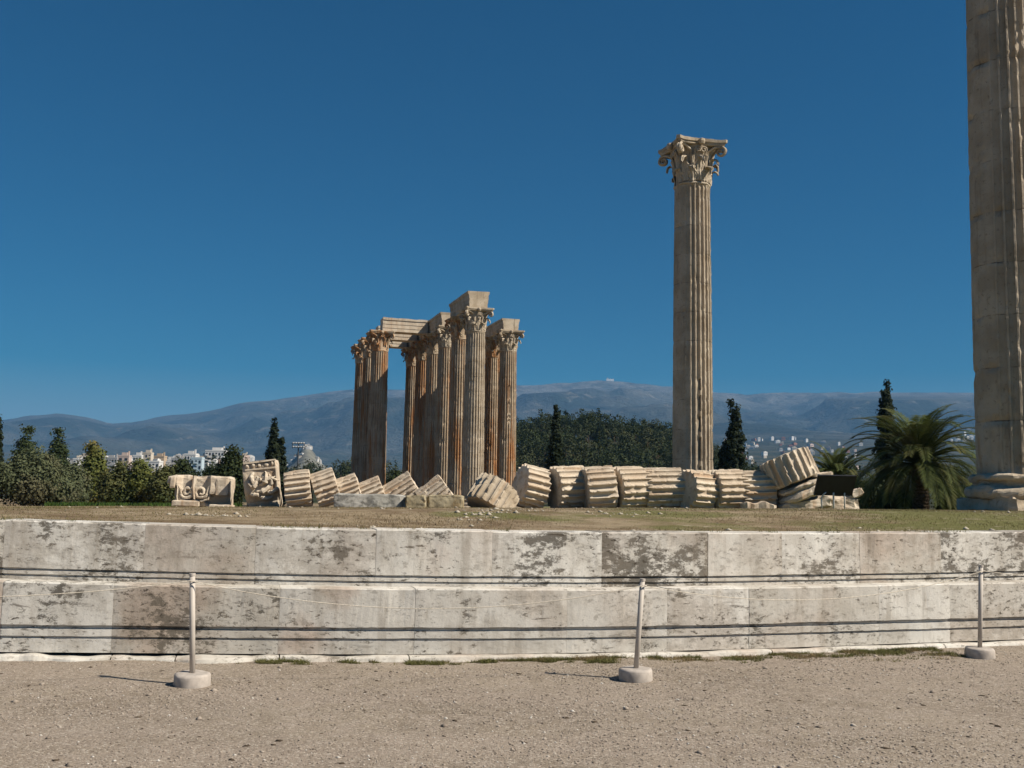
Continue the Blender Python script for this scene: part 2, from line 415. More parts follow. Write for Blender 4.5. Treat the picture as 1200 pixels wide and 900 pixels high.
gu = fill(jsu, px_up, [.78, .42, .70, .30, .62, .95, .34, .64, .58, .90], SB, rg)
tu = fill(jsu, px_up, [.75, .30, .65, .62, .85, .60, .55, .70, .35, .60], SB, rg)
wu = fill(jsu, px_up, [.1, .3, .2, .3, .2, .3, .2, .1, .5, .3], SB, rg)
gl = fill(jsl, px_lo, [.60, .58, .42, .35, .42, .5, .45, .4, .55], 0, rg)
tl = fill(jsl, px_lo, [.70, .30, .55, .62, .55, .75, .42, .70, .40], 0, rg)
wl = fill(jsl, px_lo, [.1, .5, .6, .15, .2, .2, .3, .1, .2], 0, rg)
course('upper_course', jsu, [(.012, .655), (.012, .691), (.027, .692), (.027, .711), (.006, .712), (.006, .746), (.027, .747), (.027, .769), (0, .770), (0, 1.216)], SB, gu, tu, wu, .55)
course('lower_course', jsl, [(.012, .05), (.012, .175), (.028, .176), (.028, .198), (.006, .199), (.006, .263), (.036, .264), (.036, .301), (0, .302), (0, .664)], 0, gl, tl, wl, .60)
mb = MB(); fj = extend([u_of(p) for p in (0, 135, 210, 330, 480, 700, 900, 1100)], -45, 55)
tone = []
for b in range(len(fj)-1):
    a0, a1 = fj[b]+.006, fj[b+1]-.006; n = 24; vs = []; fs = []
    rough = 1.5 if (u_of(340) > (a0+a1)/2) else .3
    for i in range(n+1):
        u = a0+(a1-a0)*i/n
        nz = noise.noise(Vector((u*1.7, 3, 3))); nz2 = noise.noise(Vector((u*6, 1, 8)))
        top = .047-.055*rough*max(0, nz+.1)+.012*rough*nz2
        front = -.085-.09*rough*(.4+noise.noise(Vector((u*1.3, 9, 2))))-.02*nz2*rough
        for ins, z in ((front-.02, -.16), (front-.012, max(-.02, top-.05)), (front+.01, top-.012), (front+.035, top), (.2, top), (.2, -.16)):
            vs.append(uv(u, VW+bow(u)+ins+.008*noise.noise(Vector((u*9, z*20, 0))), z))
    m = 6
    for i in range(n):
        for j in range(m-1): fs.append((i*m+j, (i+1)*m+j, (i+1)*m+j+1, i*m+j+1))
    fs.append(tuple(range(m-1, -1, -1))); fs.append(tuple(n*m+j for j in range(m)))
    mb.add(vs, fs); tone += [random.uniform(.3, .7)]*len(vs)
mb.att = {'tone': ('POINT', tone), 'grime': ('POINT', [.5]*len(tone)), 'warm': ('POINT', [.5]*len(tone))}
ob('foundation_course', mb, M['wall'], wall)

# ------------------------------------------------------------------ columns
def shaft_mesh(name, mat, r0, r1, H, nfl=24, per=7, rings=90, amp=.012, chip=.05, seed=0, worn=0.0, worn_dir=math.pi, depth=.055, joints=1.35, cavity=None):
    XS = [0, .10, .115, .2, .33, .5, .67, .8, .885, .90]; per = len(XS)
    n = nfl*per; mb = MB(); o = Vector((seed*11.3, seed*5.1, seed*2.9))
    zs = list(np.linspace(0, H, rings)); jz = list(np.arange(joints, H-.5, joints)) if joints else []
    zs = sorted(zs+[z+d for z in jz for d in (-.018, 0, .018)]); jset = set(jz)
    for z in zs:
        t = z/H; r = r0+(r1-r0)*(t**1.55)
        endf = min(1, (H-z)/.25)*min(1, z/.2+.0) if z < H else 0
        endf = max(0, endf)**.5
        jd = (.004+.012*max(0, noise.noise(Vector((z, seed, 4)))+.3)) if z in jset else 0
        for k in range(n):
            q = XS[k % per]; a = 2*math.pi*(k//per+q)/nfl
            fl = 0 if q < .108 or q > .892 else math.sqrt(max(0, 1-((q-.5)/.392)**2))
            p = Vector((math.cos(a)*r, math.sin(a)*r, z))
            w = worn*max(0, min(1, (math.cos(a-worn_dir)-.22)/.4))
            d = depth*endf*fl*(1-w)
            nn = noise.noise(p*1.1+o); n2 = noise.noise(p*4.3+o)
            c = max(0, n2*.6+nn*.7-.22)*chip*2.2*(1-fl*.8) + max(0, nn-.45)*chip*1.5
            if w > .3: c = c*.45+.02*w*abs(noise.noise(p*2.3+o))
            if cavity:
                for (ca_, cz0, cz1, cw) in cavity:
                    da = abs((a-ca_+math.pi) % (2*math.pi)-math.pi)
                    if da < cw and cz0 < z < cz1 and noise.noise(Vector((z*2.2, seed, 1))) > -.15: d = depth+.07*(1-fl)
            if jz: 
                jn = min(jz, key=lambda q_: abs(q_-z)); c += max(0, 1-abs(jn-z)/.16)*max(0, noise.noise(p*2.6+o+Vector((0, 0, jn)))+.05)*chip*(1.6 if w > .2 else .7)
            rr = r-d-c-jd*(1-.5*fl)+amp*noise.noise(p*7+o)
            mb.v.append((math.cos(a)*rr, math.sin(a)*rr, z))
    m = len(zs)
    for j in range(m-1):
        for k in range(n): mb.f.append((j*n+k, j*n+(k+1) % n, (j+1)*n+(k+1) % n, (j+1)*n+k))
    mb.f.append(tuple(range(n-1, -1, -1))); mb.f.append(tuple((m-1)*n+k for k in range(n)))
    return mb.mesh(name, mat)

def acanthus(mb, ang, r0, z0, h, w, out, nt=12, nw=7, seed=0):
    """a lobed leaf standing against the bell, tip curling outward"""
    ca_, sa = math.cos(ang), math.sin(ang); vs = []; fs = []
    for i in range(nt+1):
        t = i/nt
        if t < .72: rr = r0+.05+.10*t*t*out*2; zz = h*t
        else:
            q = (t-.72)/.28*math.pi*.95
            rr = r0+.05+.104*out+out*.42*(1-math.cos(q))*.5+.05*math.sin(q); zz = h*.72+h*.2*math.sin(q)-h*.06*(1-math.cos(q))
        ww = w*(.62+.5*t if t < .55 else .9*(1-((t-.55)/.45)**2*.72))*(1+.20*math.sin(t*24))
        for j in range(nw):
            s = j/(nw-1)*2-1
            rad = rr+.05*(1-s*s)-.04*abs(s)*(1-t)+.016*math.cos(s*9)
            x = rad; y = s*ww*.5
            vs.append((ca_*x-sa*y, sa*x+ca_*y, z0+zz-.05*h*abs(s)*t))
    for i in range(nt):
        for j in range(nw-1): fs.append((i*nw+j, i*nw+j+1, (i+1)*nw+j+1, (i+1)*nw+j))
    mb.add(vs, fs)
def spiral(c, ex, ez, r0, turns=1.4, n=22, start=0, sgn=1):
    pts = []
    for i in range(n+1):
        t = i/n; a = start+sgn*t*turns*2*math.pi; r = r0*(1-.78*t)
        pts.append(Vector(c)+ex*(r*math.cos(a))+ez*(r*math.sin(a)))
    return pts
def capital_meshes(mat, rb, h, A, seed=1):
    """bell with leaves and volutes; abacus with concave sides. rb neck radius, A half side at corners"""
    mb = MB(); prof = []
    for i in range(15):
        t = i/14; prof.append((rb*(.93+.02*t+.28*t**3.2), t*h*.87))
    mb.lathe([(rb*.9, -.02)]+prof, 40)
    tor = [(rb*.96+.075*math.cos(q)+.02, .06+.065*math.sin(q)) for q in np.linspace(-math.pi/2, math.pi/2, 8)]
    mb.lathe(tor, 40, cap=False)
    rnd = random.Random(seed)
    for k in range(8):
        a = k*math.pi/4
        if rnd.random() > .12: acanthus(mb, a+math.pi/8, rb*.98, .12, h*.37, rb*.64, .66+.15*rnd.random())
        if rnd.random() > .12: acanthus(mb, a, rb*1.0, .14, h*.63, rb*.60, .74+.2*rnd.random())
    for k in range(8):   # cauliculi sheaths
        a = k*math.pi/4+math.pi/8; r = rb*1.04
        mb.tube([(math.cos(a)*r, math.sin(a)*r, h*.3), (math.cos(a)*(r+.03), math.sin(a)*(r+.03), h*.52), (math.cos(a)*(r+.08), math.sin(a)*(r+.08), h*.64)], [.07, .09, .13], 7)
    vmb = []
    for k in range(4):
        vb = MB(); ad = math.pi/4+k*math.pi/2; d = Vector((math.cos(ad), math.sin(ad), 0)); tgt = Vector((-d.y, d.x, 0)); ez = Vector((0, 0, 1))
        R1 = A*1.414*.80
        broken = rnd.random() < .18
        for s in (-1, 1):
            st = d*rb*1.05*math.cos(.38)+tgt*s*rb*1.05*math.sin(.38)+ez*h*.58
            mid = d*(rb*1.12)+tgt*s*.30+ez*h*.74; e = d*(R1-.02)+tgt*s*.06+ez*h*.855
            pts = [st, st*.5+mid*.5+ez*.02, mid, mid*.5+e*.5+ez*.04, e]
            rad = [.05, .06, .065, .07, .07]
            if not broken:
                sp = spiral(d*(R1-.01)+tgt*s*.05+ez*h*.735, d, ez, h*.115, 1.35, 20, math.pi/2, -1)
                pts += sp; rad += list(np.linspace(.07, .045, len(sp)))
            vb.tube(pts, rad, 6)
        if not broken: vb.tube([d*(R1-.02)-tgt*.05+ez*h*.735, d*(R1-.02)+tgt*.05+ez*h*.735], h*.022, 7)
        vb.jitter(.05, 2.3, seed+k); vmb.append(vb)
        af = k*math.pi/2; f = Vector((math.cos(af), math.sin(af), 0)); tf = Vector((-f.y, f.x, 0))
        for s in (-1, 1):
            st = f*rb*1.02+tf*s*.34+ez*h*.56
            sp = spiral(f*rb*1.2+tf*s*.13+ez*h*.745, tf*s, ez, h*.075, 1.3, 14, 0, 1)
            mb.tube([st, f*rb*1.13+tf*s*.27+ez*h*.68]+sp, [.05, .05]+[.04]*len(sp), 6)
    mb.jitter(.05, 2.3, seed); mb.jitter(.02, 8, seed+3)
    cap = mb.mesh('capital_bell', mat)
    vols = [m_.mesh('corner_volute', mat) for m_ in vmb]
    ab = MB(); layers = [(h*.865, .90), (h*.885, .93), (h*.93, .94), (h*.935, .985), (h*1.0, 1.0), (h*1.004, .97)]
    ring = []
    for k in range(4):
        a = k*math.pi/2
        for i in range(12):
            s = -.90+1.80*i/11
            conc = A*(1-.16*(1-(s/.9)**2))
            ring.append((a, conc, s*A))
    n = len(ring)
    for li, (z, sc_) in enumerate(layers):
        for a, x, y in ring:
            ab.v.append(((math.cos(a)*x-math.sin(a)*y)*sc_, (math.sin(a)*x+math.cos(a)*y)*sc_, z))
    for j in range(len(layers)-1):
        for k in range(n): ab.f.append((j*n+k, j*n+(k+1) % n, (j+1)*n+(k+1) % n, (j+1)*n+k))
    ab.f.append(tuple(range(n-1, -1, -1))); ab.f.append(tuple((len(layers)-1)*n+k for k in range(n)))
    for k in range(4):
        a = k*math.pi/2; ab.lathe([(.02, -.17), (.13, -.12), (.17, 0), (.14, .11), (.03, .16)], 9, (math.cos(a)*A*.88, math.sin(a)*A*.88, h*.92))
    ab.jitter(.05, 1.7, seed+9); ab.jitter(.015, 7, seed)
    return cap, ab.mesh('abacus', mat), vols
def put_capital(c, t, z):
    b = link('leafy_capital', c[0], t, (0, 0, z)); link('abacus', c[1], b)
    for m_ in c[2]: link('corner_volute', m_, b)
def base_mesh(mat, r, hb=.62, seed=0, amp=.03):
    mb = MB(); pr = [(r*1.02, -.02), (r*1.30, 0)]
    pr += [(r*1.24+.12*math.cos(q), .14+.14*math.sin(q)) for q in np.linspace(-math.pi/2, math.pi/2, 9)]
    pr += [(r*1.18, .29), (r*1.09, .34), (r*1.10, .41), (r*1.14, .43)]
    pr += [(r*1.13+.08*math.cos(q), .52+.09*math.sin(q)) for q in np.linspace(-math.pi/2, math.pi/2, 7)]
    pr += [(r*1.03, hb)]
    mb.lathe(pr, 56); mb.jitter(amp, 2.2, seed); mb.jitter(amp*.5, 7, seed); return mb.mesh('moulded_base', mat)
def rough_block(dims, seed=0, amp=.03, cuts=7, bev=.04, freq=1.6):
    bm = bmesh.new(); bmesh.ops.create_cube(bm, size=1)
    bmesh.ops.subdivide_edges(bm, edges=bm.edges[:], cuts=cuts, use_grid_fill=True)
    o = Vector((seed*3.1, seed*7.7, seed*1.9)); D = Vector(dims)
    mb = MB()
    for v in bm.verts:
        p = Vector((v.co.x*D.x, v.co.y*D.y, v.co.z*D.z))
        ne = sum(1 for i in range(3) if abs(abs(v.co[i])-.5) < 1e-4)
        if ne >= 2:
            c = bev*(.4+.9*max(0, noise.noise(p*2.3+o)+.35))
            for i in range(3):
                if abs(abs(v.co[i])-.5) < 1e-4: p[i] -= math.copysign(c, v.co[i])
        p += noise.noise_vector(p*freq+o)*amp+noise.noise_vector(p*freq*4+o)*amp*.35
        mb.v.append(tuple(p))
    mb.f = [tuple(v.index for v in f.verts) for f in bm.faces]; bm.free(); return mb

PAR = {}
def make_column(kind, loc, ztop, label, group, mats, r0=.93, r1=.80, capH=2.1, A=1.36, rz=TH, seed=1, **kw):
    z0 = loc.z; H = ztop-z0
    t = thing('ancient_column', label, 'column', loc, rz, group)
    plin = rough_block((2.55, 2.55, .32), seed, .02, 6, .03)
    link('plinth', plin.mesh('plinth', mats[0]), t, (0, 0, .16))
    link('moulded_base', base_mesh(mats[0], r0, seed=seed), t, (0, 0, .32))
    hs = H-capH-.94
    link('fluted_shaft', shaft_mesh('fluted_shaft', mats[1], r0, r1, hs, seed=seed, **kw), t, (0, 0, .94))
    put_capital(BIGCAP, t, .94+hs)
    return t
BIGCAP = capital_meshes(M['grey_marble'], .80, 2.1, 1.27, 5)

D0 = 47.0
top = at(811, 170.5, D0); b = Vector((top.x, top.y, plateau(top.x, top.y)))
print('standing H', top.z-b.z, b)
HCOL = top.z-b.z
CAVA = math.atan2(-1, .18)-TH
make_column('big', b, top.z, 'tall lone fluted column with a complete leafy capital, rising behind the row of fallen drums', None,
            (M['grey_marble'], M['grey_shaft']), r0=.93, r1=.83, seed=1, rings=150, per=8, worn=.75, worn_dir=R(188)-TH, amp=.012, chip=.05, depth=.105,
            cavity=[(CAVA, .6, 5.0, .07)])
# nearest column, mostly out of frame
b = at(1192.5, 600, 26.3); b.z = plateau(b.x, b.y)-.02
t = thing('ancient_column', 'massive shaded column nearest the viewer with a crumbling broken base, beside the palm', 'column', b, TH)
ob('plinth', rough_block((2.1, 2.1, .36), 4, .09, 14, .10, 1.6), M['grey_marble'], t, loc=(0, 0, .17))
link('moulded_base', base_mesh(M['grey_marble'], .90, .62, 4, .09), t, (0, 0, .33))
link('fluted_shaft', shaft_mesh('fluted_shaft', M['grey_shaft'], .94, .82, HCOL-2.1-.94, seed=4, rings=230, per=8, worn=.84, worn_dir=R(163)-TH, amp=.011, chip=.07, depth=.10), t, (0, 0, .94))
put_capital(BIGCAP, t, HCOL-2.1)
# the clustered columns on their grid
UA, UB, UCc = 17.58, 23.41, 29.8; V0 = 88.0; SP = 5.5; TG = R(17)
Ug = Vector((math.cos(TG), math.sin(TG), 0)); Vg = Vector((-math.sin(TG), math.cos(TG), 0))
def uvg(u, v, z=0): return Ug*u+Vg*v+Vector((0, 0, z))
grid_cols = [
    ('I', UB, V0, 'frontmost column of the cluster, pale flutes, carrying a short stone beam'),
    ('H', UB, V0+SP, 'second clustered column from the front, half hidden behind the frontmost pale column'),
    ('G', UB, V0+2*SP, 'clustered column under the lit front end of the long beam, left of the frontmost column'),
    ('F', UB, V0+3*SP, 'shaded column beneath the long beam, second behind its lit front end'),
    ('E', UB, V0+4*SP, 'shaded column beneath the long beam, third behind its lit front end'),
    ('D', UB, V0+5*SP, 'rearmost column under the long beam, at the right edge of the open gap'),
    ('K', UCc, V0+2*SP, 'rust streaked column at the right end of the cluster, with a broken patch'),
    ('J', UCc, V0+3*SP, 'orange stained column between the frontmost and the rightmost clustered columns'),
    ('C', UA, V0+3*SP, 'wide shaded column at the left edge of the gap, carrying the cross beams'),
    ('B', UA, V0+4*SP, 'middle column of the three shaded ones left of the gap'),
    ('A', UA, V0+5*SP, 'leftmost column of the cluster, slim and farthest of three left of the gap')]
HG = 17.9
sh = [shaft_mesh('fluted_shaft', mm, .98, .87, HG-2.1-.94, seed=s, rings=70, per=6, amp=.014, chip=.055, depth=.105, cavity=cv)
      for mm, s, cv in ((M['rust_shaft'], 6, None), (M['grey_shaft'], 7, None), (M['rust_shaft'], 9, [(-1.35-TH, 7.6, 11.4, .22)]))]
bs = base_mesh(M['grey_marble'], .95, seed=3); pl = rough_block((2.55, 2.55, .32), 3, .02, 5, .03).mesh('plinth', M['grey_marble'])
capg = capital_meshes(M['grey_marble'], .82, 2.1, 1.36, 11)
capr = capital_meshes(M['rust_marble'], .82, 2.1, 1.36, 12)
GT = 18.0; GZ = .1; HG = GT-GZ
for key, u, v, lab in grid_cols:
    p = uvg(u, v, GZ)
    o = thing('ancient_column', lab, 'column', p, TG+(math.pi/2 if key in 'GEBJ' else 0), 'columns of the clustered ruin group')
    s = {'I': sh[1], 'K': sh[2]}.get(key, sh[0]); c = capg if key in 'IGK' else capr
    link('plinth', pl, o, (0, 0, .16)); link('moulded_base', bs, o, (0, 0, .32)); link('fluted_shaft', s, o, (0, 0, .94))
    put_capital(c, o, HG-2.1)
print('group top z', GT)
def architrave(u0, u1, v0, v1, h, label, w, seed, group, mat='grey_marble'):
    """three-fascia beam along u or v, resting on the abaci at GT"""
    along_v = (v1-v0) > (u1-u0)
    L = (v1-v0) if along_v else (u1-u0)
    mb = MB(); n = int(L/.35)+2
    prof = [(-.44, 0), (-.44, h*.24), (-.46, h*.25), (-.46, h*.52), (-.48, h*.53), (-.48, h*.80), (-.52, h*.83), (-.53, h), (.53, h), (.52, h*.83), (.48, h*.80), (.48, h*.53), (.46, h*.52), (.46, h*.25), (.44, h*.24), (.44, 0)]
    m = len(prof)
    for i in range(n+1):
        a = L*i/n
        for x, z in prof:
            p = Vector((x*w, a, z)) if along_v else Vector((a, x*w, z))
            e = .05 if i in (0, n) else .02
            ch = max(0, noise.noise(Vector((a*1.2+seed*9, x*5, z*3))) - .25)*.12
            p += noise.noise_vector(p*1.4+Vector((seed*5, 0, 0)))*e; p.z -= ch if z > h*.9 else 0
            if i in (0, n): p += noise.noise_vector(p*2.2)*.05
            mb.v.append(tuple(p))
    for i in range(n):
        for j in range(m): mb.f.append((i*m+j, i*m+(j+1) % m, (i+1)*m+(j+1) % m, (i+1)*m+j))
    mb.f.append(tuple(range(m-1, -1, -1))); mb.f.append(tuple(n*m+j for j in range(m)))
    o = ob('architrave_beam', mb, M[mat]); o.rotation_euler = (0, 0, TG)
    o.location = uvg((u0+u1)/2 if along_v else u0, v0 if along_v else (v0+v1)/2, GT+.02)
    tag(o, label, 'stone beam', group); return o
GA = 'architrave beams on the column cluster'
architrave(UB, UB, V0-.85, V0+SP+.9, 1.5, 'short tall stone beam on top of the frontmost clustered columns, highest point of the ruin', 1.9, 1, GA)
architrave(UB, UB, V0+2*SP-.85, V0+5*SP+.85, 1.4, 'long stone beam running back over the shaded middle row of columns', 1.75, 2, GA)
architrave(UCc, UCc, V0+2*SP-.85, V0+3*SP+.9, 1.2, 'stone beam on the two rust stained columns at the right of the cluster', 1.75, 3, GA)
architrave(UA+.1, UB-1.0, V0+3*SP-.9, V0+3*SP+.9, 1.4, 'sunlit cross beam bridging the gap, topmost and nearest of the three parallel ones', 1.75, 4, GA, 'pale_marble')
architrave(UA+.55, UB-1.0, V0+4*SP-.9, V0+4*SP+.9, 1.4, 'sunlit cross beam bridging the gap, the middle of the three parallel ones', 1.75, 5, GA, 'pale_marble')
architrave(UA+.5, UB-1.0, V0+5*SP-.9, V0+5*SP+.9, 1.4, 'sunlit cross beam bridging the gap, lowest and farthest of the three parallel ones', 1.75, 6, GA, 'pale_marble')

# ------------------------------------------------------------------ fallen drums
def drum(name, cx, cy, Lp, Dp, tilt, yaw, label, d=42., seed=0, nfl=20, phase=0., mat='pale_marble', bite=.06, cat='column drum', group='fallen drums of the toppled column', sink=.06):
    XS = [0, .07, .085, .17, .32, .5, .68, .83, .915, .93]; per = len(XS)
    k = d/F; L = Lp*k; r = Dp*k/2; n = nfl*per; rings = max(10, int(L/.055)); o = Vector((seed*7.3, seed*2.7, seed*4.9))
    mb = MB()
    def rad(a, z, q):
        fl = 0 if q < .08 or q > .92 else math.sqrt(max(0, 1-((q-.5)/.42)**2))
        p = Vector((math.cos(a)*r, math.sin(a)*r, z))
        nn = noise.noise(p*1.3+o); n2 = noise.noise(p*4.6+o); n3 = noise.noise(p*11+o)
        e = min(z, L-z)
        ch = max(0, n2+.35*n3-.14)*.16*(1-fl)            # broken arrises
        ch = min(ch, .11*(1-fl))
        c = max(0, nn-.30)*bite*1.8+ch+max(0, .10-e)*.45*max(0, .25+n2*1.6)
        return r-.115*fl*(1-.5*max(0, nn))-c+.007*n3
    zs = [0]+list(np.linspace(.015, L-.015, rings))+[L]
    for z in zs:
        for kk in range(n):
            a = 2*math.pi*(kk//per+XS[kk % per])/nfl+phase; rr = rad(a, z, XS[kk % per])
            if z in (0, L): rr *= .975
            zz = z+.05*noise.noise(Vector((math.cos(a)*2, math.sin(a)*2, 5+seed+z)))*(1 if z in (0, L) else .4)
            mb.v.append((math.cos(a)*rr, math.sin(a)*rr, zz-L/2))
    m = len(zs)
    for j in range(m-1):
        for kk in range(n): mb.f.append((j*n+kk, j*n+(kk+1) % n, (j+1)*n+(kk+1) % n, (j+1)*n+kk))
    for side, base in ((0, 0), (1, (m-1)*n)):
        prev = [base+kk for kk in range(n)]
        for f in (.72, .4):
            cur = []
            for kk in range(0, n):
                bx, by, bz = mb.v[base+kk]
                zc = (L/2 if side else -L/2)+.05*noise.noise(Vector((bx*f*2.5, by*f*2.5, seed+side)))
                cur.append(len(mb.v)); mb.v.append((bx*f, by*f, zc))
            for kk in range(n):
                q = (prev[kk], prev[(kk+1) % n], cur[(kk+1) % n], cur[kk]); mb.f.append(q if side else q[::-1])
            prev = cur
        mb.f.append(tuple(prev) if side else tuple(prev[::-1]))
    ob_ = ob(name, mb, M[mat])
    ax = Vector((math.cos(R(yaw))*math.cos(R(tilt)), math.sin(R(yaw))*math.cos(R(tilt)), math.sin(R(tilt))))
    ob_.rotation_euler = ax.to_track_quat('Z', 'Y').to_euler()
    ob_.location = at(cx, cy, d)
    # rest on the turf
    ob_.rotation_mode = 'XYZ'; mat_ = ob_.rotation_euler.to_matrix()
    zmin = min((mat_ @ Vector(v)).z for v in mb.v); g = plateau(ob_.location.x, ob_.location.y)
    if abs(ob_.location.z+zmin-g) < .5: ob_.location.z = g-zmin-sink
    tag(ob_, label, cat, group); return ob_
dr = [
 (349.5, 578, 29, 44, 8, 8, 'thin fluted slice standing nearly upright against the carved leaf block'),
 (382, 577, 27, 43, 20, 8, 'tilted fluted slice left of the grey block, second after the carved leaf block'),
 (409, 574, 26, 42, 21, 6, 'tilted fluted slice peeking over the dark left end of the grey block'),
 (437, 575, 27, 42, 24, 6, 'tilted fluted slice with a rounded corner behind the middle of the grey block'),
 (470, 577, 39, 42, 33, 4, 'wide tilted slice with a pointed corner behind the joint of grey and yellow blocks'),
 (511, 581, 34, 44, 38, 2, 'steeply tilted slice behind the yellow blocks, its right face in shade'),
 (622, 576, 29, 51, -12, 24, 'sharply cut drum leaning left with a dark left face, first right of the cluster'),
 (666, 577, 40, 52, 3, 24, 'drum with a broken notch at its right edge, dark left face beside the leaning drum'),
 (702, 575, 34, 52, 5, 8, 'drum abutting the notched one, with a raised upper edge'),
 (737, 576, 36, 52, 3, 21, 'drum with a shaded left face just left of the lone column'),
 (776, 576, 44, 51, 2, 6, 'long drum lying directly left of the lone column base'),
 (816, 578, 32, 49, -3, 29, 'narrow drum with a broad tan left face in front of the lone column'),
 (851, 578, 37, 49, 2, 19, 'drum right of the lone column with a dark left edge'),
 (885, 578, 38, 48, 3, 4, 'drum next to the leaning base drum, with a rough bottom edge')]
for i, (cx, cy, L, Dp, tl_, yw, lab) in enumerate(dr):
    if 2 <= i <= 5: Dp -= 5
    drum('column_drum', cx, cy, L, Dp, tl_, yw, lab, 42+.3*math.sin(i*2.1)+(1.0 if 2 <= i <= 5 else 0), seed=i+1, phase=i*.37, sink=[.05, .05, .06, .20, .28, .36][i] if i < 6 else .05)
drum('column_drum', 578, 584, 52, 30, 0, 0, 'dark edged drum lying askew in front of the cluster, flutes slanting down', 40.5, seed=21, mat='bluegrey').name = 'column_drum'
o = bpy.data.objects[-1] if False else [q for q in col.objects if q.get('label', '').startswith('dark edged drum')][0]
bpy.data.objects.remove(o)
o = drum('column_drum', 577, 585, 34, 56, 62, -8, 'squat drum tipped on its edge before the cluster, flutes slanting down, grey shaded left end', 40.5, seed=21, mat='grey_marble', bite=.06)
o.rotation_euler = Vector((-.30, -.45, .80)).to_track_quat('Z', 'Y').to_euler()
ax = Vector((.50, .42, .84)); o.rotation_euler = ax.to_track_quat('Z', 'Y').to_euler()
p = at(577, 584, 40.5); o.location = (p.x, p.y, plateau(p.x, p.y)+.42)
# leaning lowest drum and its broken base
o = drum('column_drum', 923, 551, 34, 61, 68, 0, 'big drum tipped up on the broken base, its flutes and pale top tilted left', 42, seed=31, bite=.05, nfl=22)
ax = Vector((-.36, .16, .92)); o.rotation_euler = ax.to_track_quat('Z', 'Y').to_euler(); o.location = at(925, 551, 42)
t = thing('broken_base', 'shattered moulded column base wedged under the tipped drum', 'column base', at(935, 588, 42))
t.location.z = plateau(t.location.x, t.location.y)
b1 = MB(); b1.lathe([(.5, -.26), (1.0, -.24), (1.13, -.12), (1.13, .0), (1.02, .1), (.93, .14), (.95, .2), (1.04, .24), (1.06, .34), (.94, .4), (.4, .42)], 44); b1.jitter(.13, 1.5, 5); b1.jitter(.05, 5, 2)
m = Matrix.Rotation(R(-24), 3, 'Y') @ Matrix.Rotation(R(6), 3, 'X'); b1.v = [tuple(m @ Vector(v)) for v in b1.v]
ob('torus_block', b1, M['pale_marble'], t, loc=(.12, 0, .82))
b2 = rough_block((1.9, 1.5, .5), 8, .12, 8, .1); m = Matrix.Rotation(R(-12), 3, 'Y'); b2.v = [tuple(m @ Vector(v)) for v in b2.v]
ob('plinth_block', b2, M['pale_marble'], t, loc=(.15, -.05, .22))
b2 = rough_block((.8, .6, .22), 9, .07, 6, .05); m = Matrix.Rotation(R(-8), 3, 'Y'); b2.v = [tuple(m @ Vector(v)) for v in b2.v]
o = ob('stone_shard', b2, M['pale_marble'], loc=at(962, 556.5, 41.6)); tag(o, 'pale flat shard jutting out to the right of the tipped drum', 'stone fragment')
b2 = rough_block((1.6, .9, .62), 10, .12, 8, .1)
o = ob('stone_block', b2, M['pale_marble'], loc=at(982, 588, 43)); tag(o, 'pale rough marble lump behind the dark information board', 'stone block')
o.location.z = plateau(o.location.x, o.location.y)+.27
b2 = rough_block((.6, .9, .32), 12, .08, 6, .08); m = Matrix.Rotation(R(-22), 3, 'Y'); b2.v = [tuple(m @ Vector(v)) for v in b2.v]
o = ob('stone_fragment', b2, M['pale_marble'], loc=at(1001, 578, 43)); tag(o, 'small tilted marble chunk poking out right of the information board', 'stone fragment')
b2 = rough_block((1.35, .5, .34), 13, .06, 8, .07)
for i, v in enumerate(b2.v):
    x, y, z = v; b2.v[i] = (x, y-.05*abs(math.sin(x*9)), z+.04*math.sin(x*9))
o = ob('stone_fragment', b2, M['pale_marble'], loc=at(889, 597, 41.0)); o.location.z = plateau(o.location.x, o.location.y)+.13; tag(o, 'low fluted chip lying on the grass before the last drum', 'stone fragment')

# blocks in front of the slices
def block(px0, px1, pytop, pybot, d, depth, mat, label, seed, rz=0):
    a = at(px0, pybot, d); c = at(px1, pytop, d); w = c.x-a.x; zb = plateau((a.x+c.x)/2, d)-.05; h = c.z-zb
    mb = rough_block((w, depth, h), seed, .05, 14, .06, 2.0)
    o = ob('stone_block', mb, M[mat], loc=((a.x+c.x)/2, d+depth/2, zb+h/2)); o.rotation_euler.z = rz
    return tag(o, label, 'stone block', 'squared blocks in front of the slices')
block(389, 473, 580, 601, 38.5, 1.1, 'bluegrey', 'long blue grey marble block with a crack and dark left end', 3, R(7))
block(474.5, 499, 581, 601, 38.4, .9, 'poros', 'small squarish yellow block next to the blue grey one', 5)
block(499.8, 543, 581, 601, 38.5, .9, 'poros', 'longer yellow block with chipped joints beside the squat tipped drum', 6)

